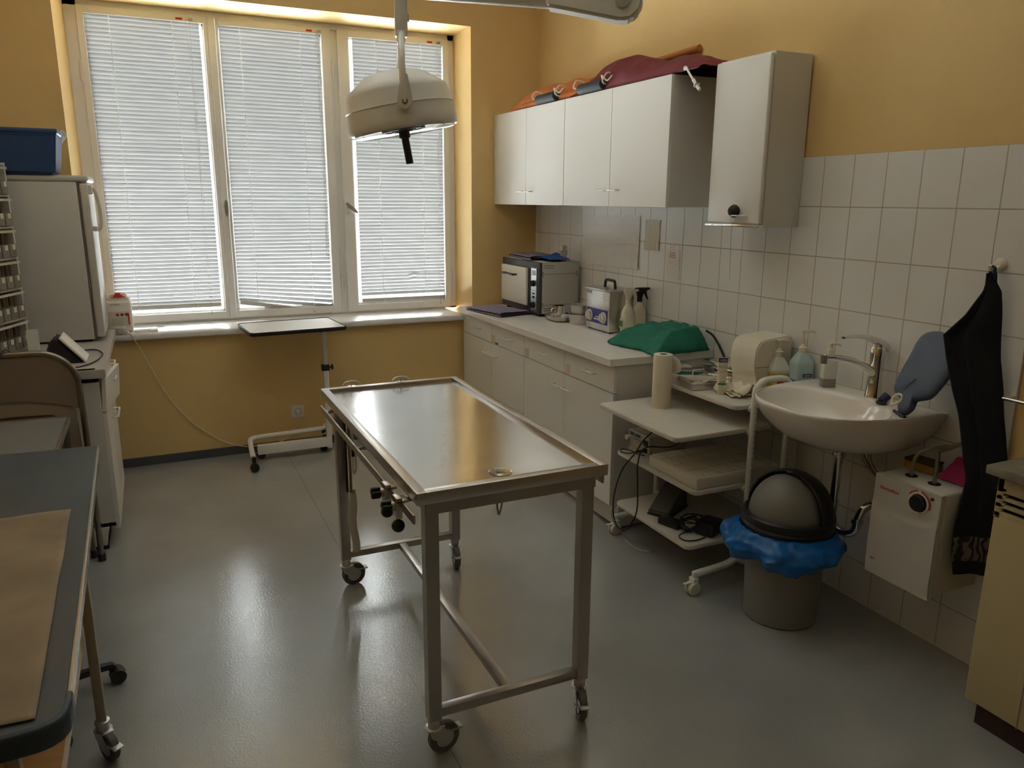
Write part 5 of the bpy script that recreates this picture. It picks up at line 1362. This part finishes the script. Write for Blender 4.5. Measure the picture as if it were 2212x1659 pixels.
single(MB().box(-2.905, -1.246, FZ, -2.83, -1.236, FZ+.006, .002), 'black_pencil', BLACK, 'short black stick lying at the front edge of the left worktop', 'stick', smooth=0)
t = thing('acrylic_stand', 'small clear acrylic leaflet stand in front of the drawer organizer', 'stand', (-3.125, -.66, FZ))
ac = MB().box(-3.152, -.690, FZ, -3.102, -.687, FZ+.112, .001).box(-3.152, -.655, FZ, -3.102, -.652, FZ+.112, .001).box(-3.152, -.69, FZ, -3.149, -.652, FZ+.112, .001).box(-3.105, -.69, FZ, -3.102, -.652, FZ+.112, .001).box(-3.152, -.69, FZ, -3.102, -.652, FZ+.004)
build(ac, 'clear_box', CLEARPL, t, smooth=0)
build(MB().box(-3.148, -.676, FZ+.005, -3.106, -.670, FZ+.095), 'leaflets', PAPER, t, smooth=0)

# folding chair, folded and leaning at the end of the cabinet
t = thing('folding_chair', 'brown metal folding chair folded flat against the end of the left cabinet', 'chair', (-3.14, -1.33, 0))
cx = -3.150; CYF = -1.318
def arch(w, zt, rad, y, zb, yb, n=8):
    pts = [(cx+w, yb, zb), (cx+w-.002, (y*2+yb)/3, zt-.35), (cx+w-.006, y, zt-rad)]
    for k in range(1, n):
        a = R(90*k/n); pts.append((cx+w-rad*1.0+rad*math.cos(a)-.006, y, zt-rad+rad*math.sin(a)))
    pts.append((cx+w-rad-.02, y, zt)); q = [(2*cx-x, yy, z) for x, yy, z in reversed(pts)]
    return pts+q
build(MB().tube(arch(.262, .978, .150, CYF, .022, -1.352), .0125, 12, res=3), 'frame_tube', CHAIRTUBE, t)
build(MB().tube(arch(.228, .700, .070, CYF+.026, .030, -1.300), .0115, 12, res=3), 'rear_leg_tube', CHAIRTUBE, t)
def archpoly(w, zt, rad, zb_mid, zb_side):
    out = []
    for k in range(9):
        a = R(90*k/8); out.append((w-rad+rad*math.cos(a), zt-rad+rad*math.sin(a)))
    out += [(-x, z) for x, z in reversed(out)]
    lo = [(-w+2*w*k/12, zb_side+(zb_mid-zb_side)*math.sin(PI*k/12)) for k in range(13)]
    return out+lo
build(MB().prism(archpoly(.248, .968, .135, .772, .722), .010, basis((cx, CYF+.006, 0), (1, 0, 0), (0, 0, 1), (0, -1, 0)), .003), 'backrest', CHAIRPANEL, t)
se = [(-.236, .30), (.236, .30), (.236, .70)]+[(.236-.05*(1-math.cos(R(9*k))), .70+.045*math.sin(R(9*k))) for k in range(11)]
se = [(.232, .26), (.232, .715), (.20, .738)]+[(.20-.40*k/12, .738+.030*math.sin(PI*k/12)) for k in range(13)]+[(-.20, .738), (-.232, .715), (-.232, .26), (-.205, .24), (.205, .24)]
fr = MB()
ring_o = [(.232, .30), (.232, .715), (.20, .742), (.10, .762), (0, .768), (-.10, .762), (-.20, .742), (-.232, .715), (-.232, .30)]
ring_i = [(-.196, .30), (-.196, .64), (-.180, .680), (-.14, .700), (0, .706), (.14, .700), (.180, .680), (.196, .64), (.196, .30)]
fr.prism(ring_o+ring_i, .012, basis((cx, CYF+.018, 0), (1, 0, 0), (0, 0, 1), (0, -1, 0)), .003)
build(fr, 'seat_frame', BEIGEMET, t)
build(MB().box(cx-.197, CYF+.016, .30, cx+.197, CYF+.022, .702), 'seat_panel', CHAIRPANEL, t, smooth=0)
for sgn in (1, -1):
    build(MB().cyl((cx+.262*sgn, -1.352, 0), (cx+.262*sgn, -1.3505, .035), .016, n=14), 'foot_cap', BLACKRUB, t)
    build(MB().cyl((cx+.228*sgn, -1.300, 0), (cx+.228*sgn, -1.300, .035), .015, n=14), 'foot_cap', BLACKRUB, t)
build(MB().box(cx-.25, CYF-.008, .18, cx+.25, CYF+.006, .205, .004).cyl((cx+.245, CYF, .52), (cx+.272, CYF, .52), .010, n=12), 'cross_bar', CHAIRTUBE, t)

# low grey cart between chair and desk
t = thing('tray_cart', 'grey cart with a flat metal-edged tray standing between folding chair and desk', 'cart', (-3.16, -1.85, 0))
build(MB().box(-3.385, -2.30, .680, -2.946, -1.372, .698, .004), 'tray', CARTTOP, t, smooth=0)
ee = MB().box(-2.950, -2.30, .672, -2.940, -1.366, .704, .003).box(-3.385, -1.374, .672, -2.940, -1.364, .704, .003)
build(ee, 'metal_edge', ZINC, t)
for lx, ly in ((-2.958, -1.40), (-3.37, -1.40), (-2.958, -2.28), (-3.37, -2.28)):
    build(MB().box(lx-.012, ly-.012, 0, lx+.012, ly+.012, .675, .002), 'leg', CARTLEG, t)

# desk with slate-blue top
t = thing('work_table', 'slate-blue topped table with aluminium side edge in the left foreground', 'table', (-3.08, -2.9, 0))
def rcorner(pts, r):   # polygon with rounded corners
    out = []; n = len(pts)
    for i in range(n):
        p = Vector(pts[i]); a = (Vector(pts[i-1])-p).normalized(); b = (Vector(pts[(i+1) % n])-p).normalized()
        rr = r[i]
        if rr <= 0: out.append((p.x, p.y)); continue
        for k in range(7):
            f = k/6; q = (p+a*rr)*(1-f)**2+p*2*f*(1-f)+(p+b*rr)*f*f; out.append((q.x, q.y))
    return out
pl = rcorner([(-3.385, -2.04), (-2.791, -2.075), (-2.757, -3.745), (-3.36, -3.775)], [0, .012, .055, 0])
build(MB().prism(pl, .034, T(0, 0, .726), .004), 'table_top', DESKTOP, t, smooth=25)
build(MB().prism([(-2.792, -2.082), (-2.785, -2.078), (-2.754, -3.67), (-2.761, -3.672)], .030, T(0, 0, .7285), .002), 'aluminium_edge', ALU, t, smooth=0)
nb = MB()
def edge(u, v):
    P_ = [(-3.37, -3.775), (-3.10, -3.763), (-2.835, -3.751), (-2.80, -3.748), (-2.782, -3.742), (-2.768, -3.730), (-2.760, -3.712), (-2.757, -3.685), (-2.758, -3.655)]
    f = u*(len(P_)-1); i = min(len(P_)-2, int(f)); g = f-i
    x = P_[i][0]*(1-g)+P_[i+1][0]*g; y = P_[i][1]*(1-g)+P_[i+1][1]*g
    d = Vector((P_[i+1][0]-P_[i][0], P_[i+1][1]-P_[i][1], 0)).normalized(); n_ = Vector((d.y, -d.x, 0))
    S_ = [(-.006, .7605), (.001, .7605), (.0045, .758), (.006, .752), (.006, .722), (.004, .716), (-.006, .714)]
    o, z = S_[round(v*6)]
    return Vector((x, y, z))+n_*o
build(nb.grid(edge, 33, 7), 'front_edge', DESKEDGE, t, smooth=60)
LEGS = ((-2.812, -2.790, -60, .026), (-3.33, -2.790, -30, .026), (-2.866, -3.625, 40, .026), (-3.33, -3.62, 20, .026))
for lx, ly, rot, w_ in LEGS:
    build(MB().box(lx-w_/2, ly-w_/2, .118, lx+w_/2, ly+w_/2, .728, .003), 'leg', LEGBEIGE, t)
    swivel_caster(t, lx, ly, .120, rot, wr=.045, off=.026)
build(MB().box(-3.33, -2.80, .69, -2.81, -2.78, .727, .002).box(-3.33, -3.63, .69, -2.866, -3.61, .727, .002), 'top_rail', LEGBEIGE, t)
sh = build(MB().box(-3.34, -3.50, .378, -2.836, -2.720, .398, .002), 'wooden_shelf', WOOD, t, smooth=0)
build(MB().box(-2.837, -3.50, .3765, -2.830, -2.7185, .3995, .001), 'pale_edge', WOODEDGE, sh, smooth=0)
def kraft(u, v):
    x = -3.37+(.545+.022*v)*u; y = -2.715-1.01*v
    return Vector((x-.002*nz(v*5, 1)*u, y+.003*nz(u*6, 4), .7612+.0022*(1+nz(x*9, y*9))+.0015*(1+nz(x*22, y*7))))
single(MB().grid(kraft, 40, 60), 'kraft_mat', KRAFT, 'sheet of brown kraft paper covering the near half of the slate-blue table', 'paper', solid=.0008, smooth=80)

# stool base under the desk
t = thing('office_stool', 'black five-star office stool base with casters half hidden under the slate-blue table', 'stool', (-3.07, -2.46, 0))
SX, SYY = -3.075, -2.455
st = MB().cyl((SX, SYY, .07), (SX, SYY, .12), .032, n=20)
for k in range(5):
    a = R(11+72*k); ex, ey = SX+.275*math.cos(a), SYY+.275*math.sin(a)
    M = T(SX, SYY, 0) @ RZ(11+72*k)
    st.prism([(.02, .075), (.26, .078), (.285, .074), (.285, .056), (.25, .060), (.02, .050)], .034, M @ basis((0, .017, 0), (1, 0, 0), (0, 0, 1), (0, -1, 0)), .005)
    c_ = MB().cyl(M @ Vector((.275, 0, .045)), M @ Vector((.275, 0, .062)), .010, n=12)
    for s in (-1, 1): c_.lathe([(.006, -.009), (.022, -.009), (.0255, -.005), (.0255, .006), (.022, .009), (.006, .009)], M @ T(.290, s*.014, .0255) @ RX(90), 20)
    c_.lathe([(.028, -.024), (.028, .024)], M @ T(.290, 0, .030) @ RX(90) @ Matrix.Diagonal((.8, .8, 1, 1)), 18)
    build(c_, 'caster', BLACK, t)
build(st, 'star_base', BLACK, t)
build(MB().cyl((SX, SYY, .11), (SX, SYY, .40), .014, n=18), 'gas_column', CHROME, t)
build(MB().tube([(SX+.17*math.cos(2*PI*k/24), SYY+.17*math.sin(2*PI*k/24), .20) for k in range(24)], .009, 10, closed=True, res=2).cyl((SX-.17, SYY, .2), (SX+.17, SYY, .2), .007, n=10).cyl((SX, SYY-.17, .2), (SX, SYY+.17, .2), .007, n=10), 'foot_ring', CHROME, t)
build(MB().lathe([(.10, .40), (.175, .405), (.185, .425), (.180, .45), (.15, .462), (0, .465)], T(SX, SYY, 0), 32), 'seat', BLACKRUB, t)

# ================================================================== LIGHT AND CAMERA
wd = bpy.data.worlds.new('daylight'); SC.world = wd; wd.use_nodes = True
wn = wd.node_tree.nodes; wl = wd.node_tree.links
bg = wn.get('Background')
tc = wn.new('ShaderNodeTexCoord'); sp = wn.new('ShaderNodeSeparateXYZ'); wl.new(tc.outputs['Generated'], sp.inputs[0])
rp = wn.new('ShaderNodeValToRGB')
e = rp.color_ramp.elements          # made-up bands shape the light: boosted ground, dimmed facade, bright sky strip, darkened above
e[0].position = .0; e[0].color = (.95, .98, 1.0, 1)
e[1].position = 1.0; e[1].color = (SKYV*.25, SKYV*.26, SKYV*.28, 1)
for p_, c_ in ((.36, (.95, .98, 1.0)), (.42, (BANDV, BANDV, BANDV*.97)), (.60, (BANDV, BANDV*1.01, BANDV*1.02)), (.65, (SKYV*2.3, SKYV*2.35, SKYV*2.4)), (.73, (SKYV*2.3, SKYV*2.35, SKYV*2.4)), (.79, (SKYV*.25, SKYV*.26, SKYV*.28))):
    q_ = e.new(p_); q_.color = (*c_, 1)
mr = wn.new('ShaderNodeMapRange'); mr.inputs[1].default_value = -1; mr.inputs[2].default_value = 1
wl.new(sp.outputs['Z'], mr.inputs[0]); wl.new(mr.outputs[0], rp.inputs['Fac']); wl.new(rp.outputs['Color'], bg.inputs['Color'])
bg.inputs['Strength'].default_value = SKY
for i, (x0, x1) in enumerate(((-2.783, -2.137), (-2.052, -1.42), (-1.243, -.582))):
    ld = bpy.data.lights.new('daylight_portal', 'AREA'); ld.shape = 'RECTANGLE'; ld.size = x1-x0; ld.size_y = 1.77
    ld.cycles.is_portal = True
    lo = bpy.data.objects.new('daylight_portal', ld); COL.objects.link(lo)
    lo.location = ((x0+x1)/2, .40, 1.782); lo.rotation_euler = (R(-90), 0, 0)
    lo['kind'] = 'helper'

cam = bpy.data.cameras.new('camera'); co = bpy.data.objects.new('camera', cam); COL.objects.link(co)
cam.sensor_fit = 'HORIZONTAL'; cam.sensor_width = 36.0; cam.lens = 1660.7464/2212*36.0
cam.clip_start = .05; cam.clip_end = 200
yaw, pitch, roll = 0.4345, -0.2350, 0.0063
fw = Vector((math.sin(yaw)*math.cos(pitch), math.cos(yaw)*math.cos(pitch), math.sin(pitch)))
rt = Vector((math.cos(yaw), -math.sin(yaw), 0)); uu = rt.cross(fw)
r2 = rt*math.cos(roll)+uu*math.sin(roll); u2 = -rt*math.sin(roll)+uu*math.cos(roll)
co.matrix_world = Matrix(((r2.x, u2.x, -fw.x, -2.5491), (r2.y, u2.y, -fw.y, -5.0999), (r2.z, u2.z, -fw.z, 1.6290), (0, 0, 0, 1)))
SC.camera = co
SC.view_settings.view_transform = 'Standard'; SC.view_settings.look = 'None'
SC.view_settings.gamma = 1; SC.view_settings.use_curve_mapping = False
SC.view_settings.exposure = EXPOSURE
SC.cycles.use_denoising = True
SC.cycles.max_bounces = 12; SC.cycles.diffuse_bounces = 8; SC.cycles.glossy_bounces = 6; SC.cycles.transparent_max_bounces = 16
SC.cycles.sample_clamp_indirect = 8
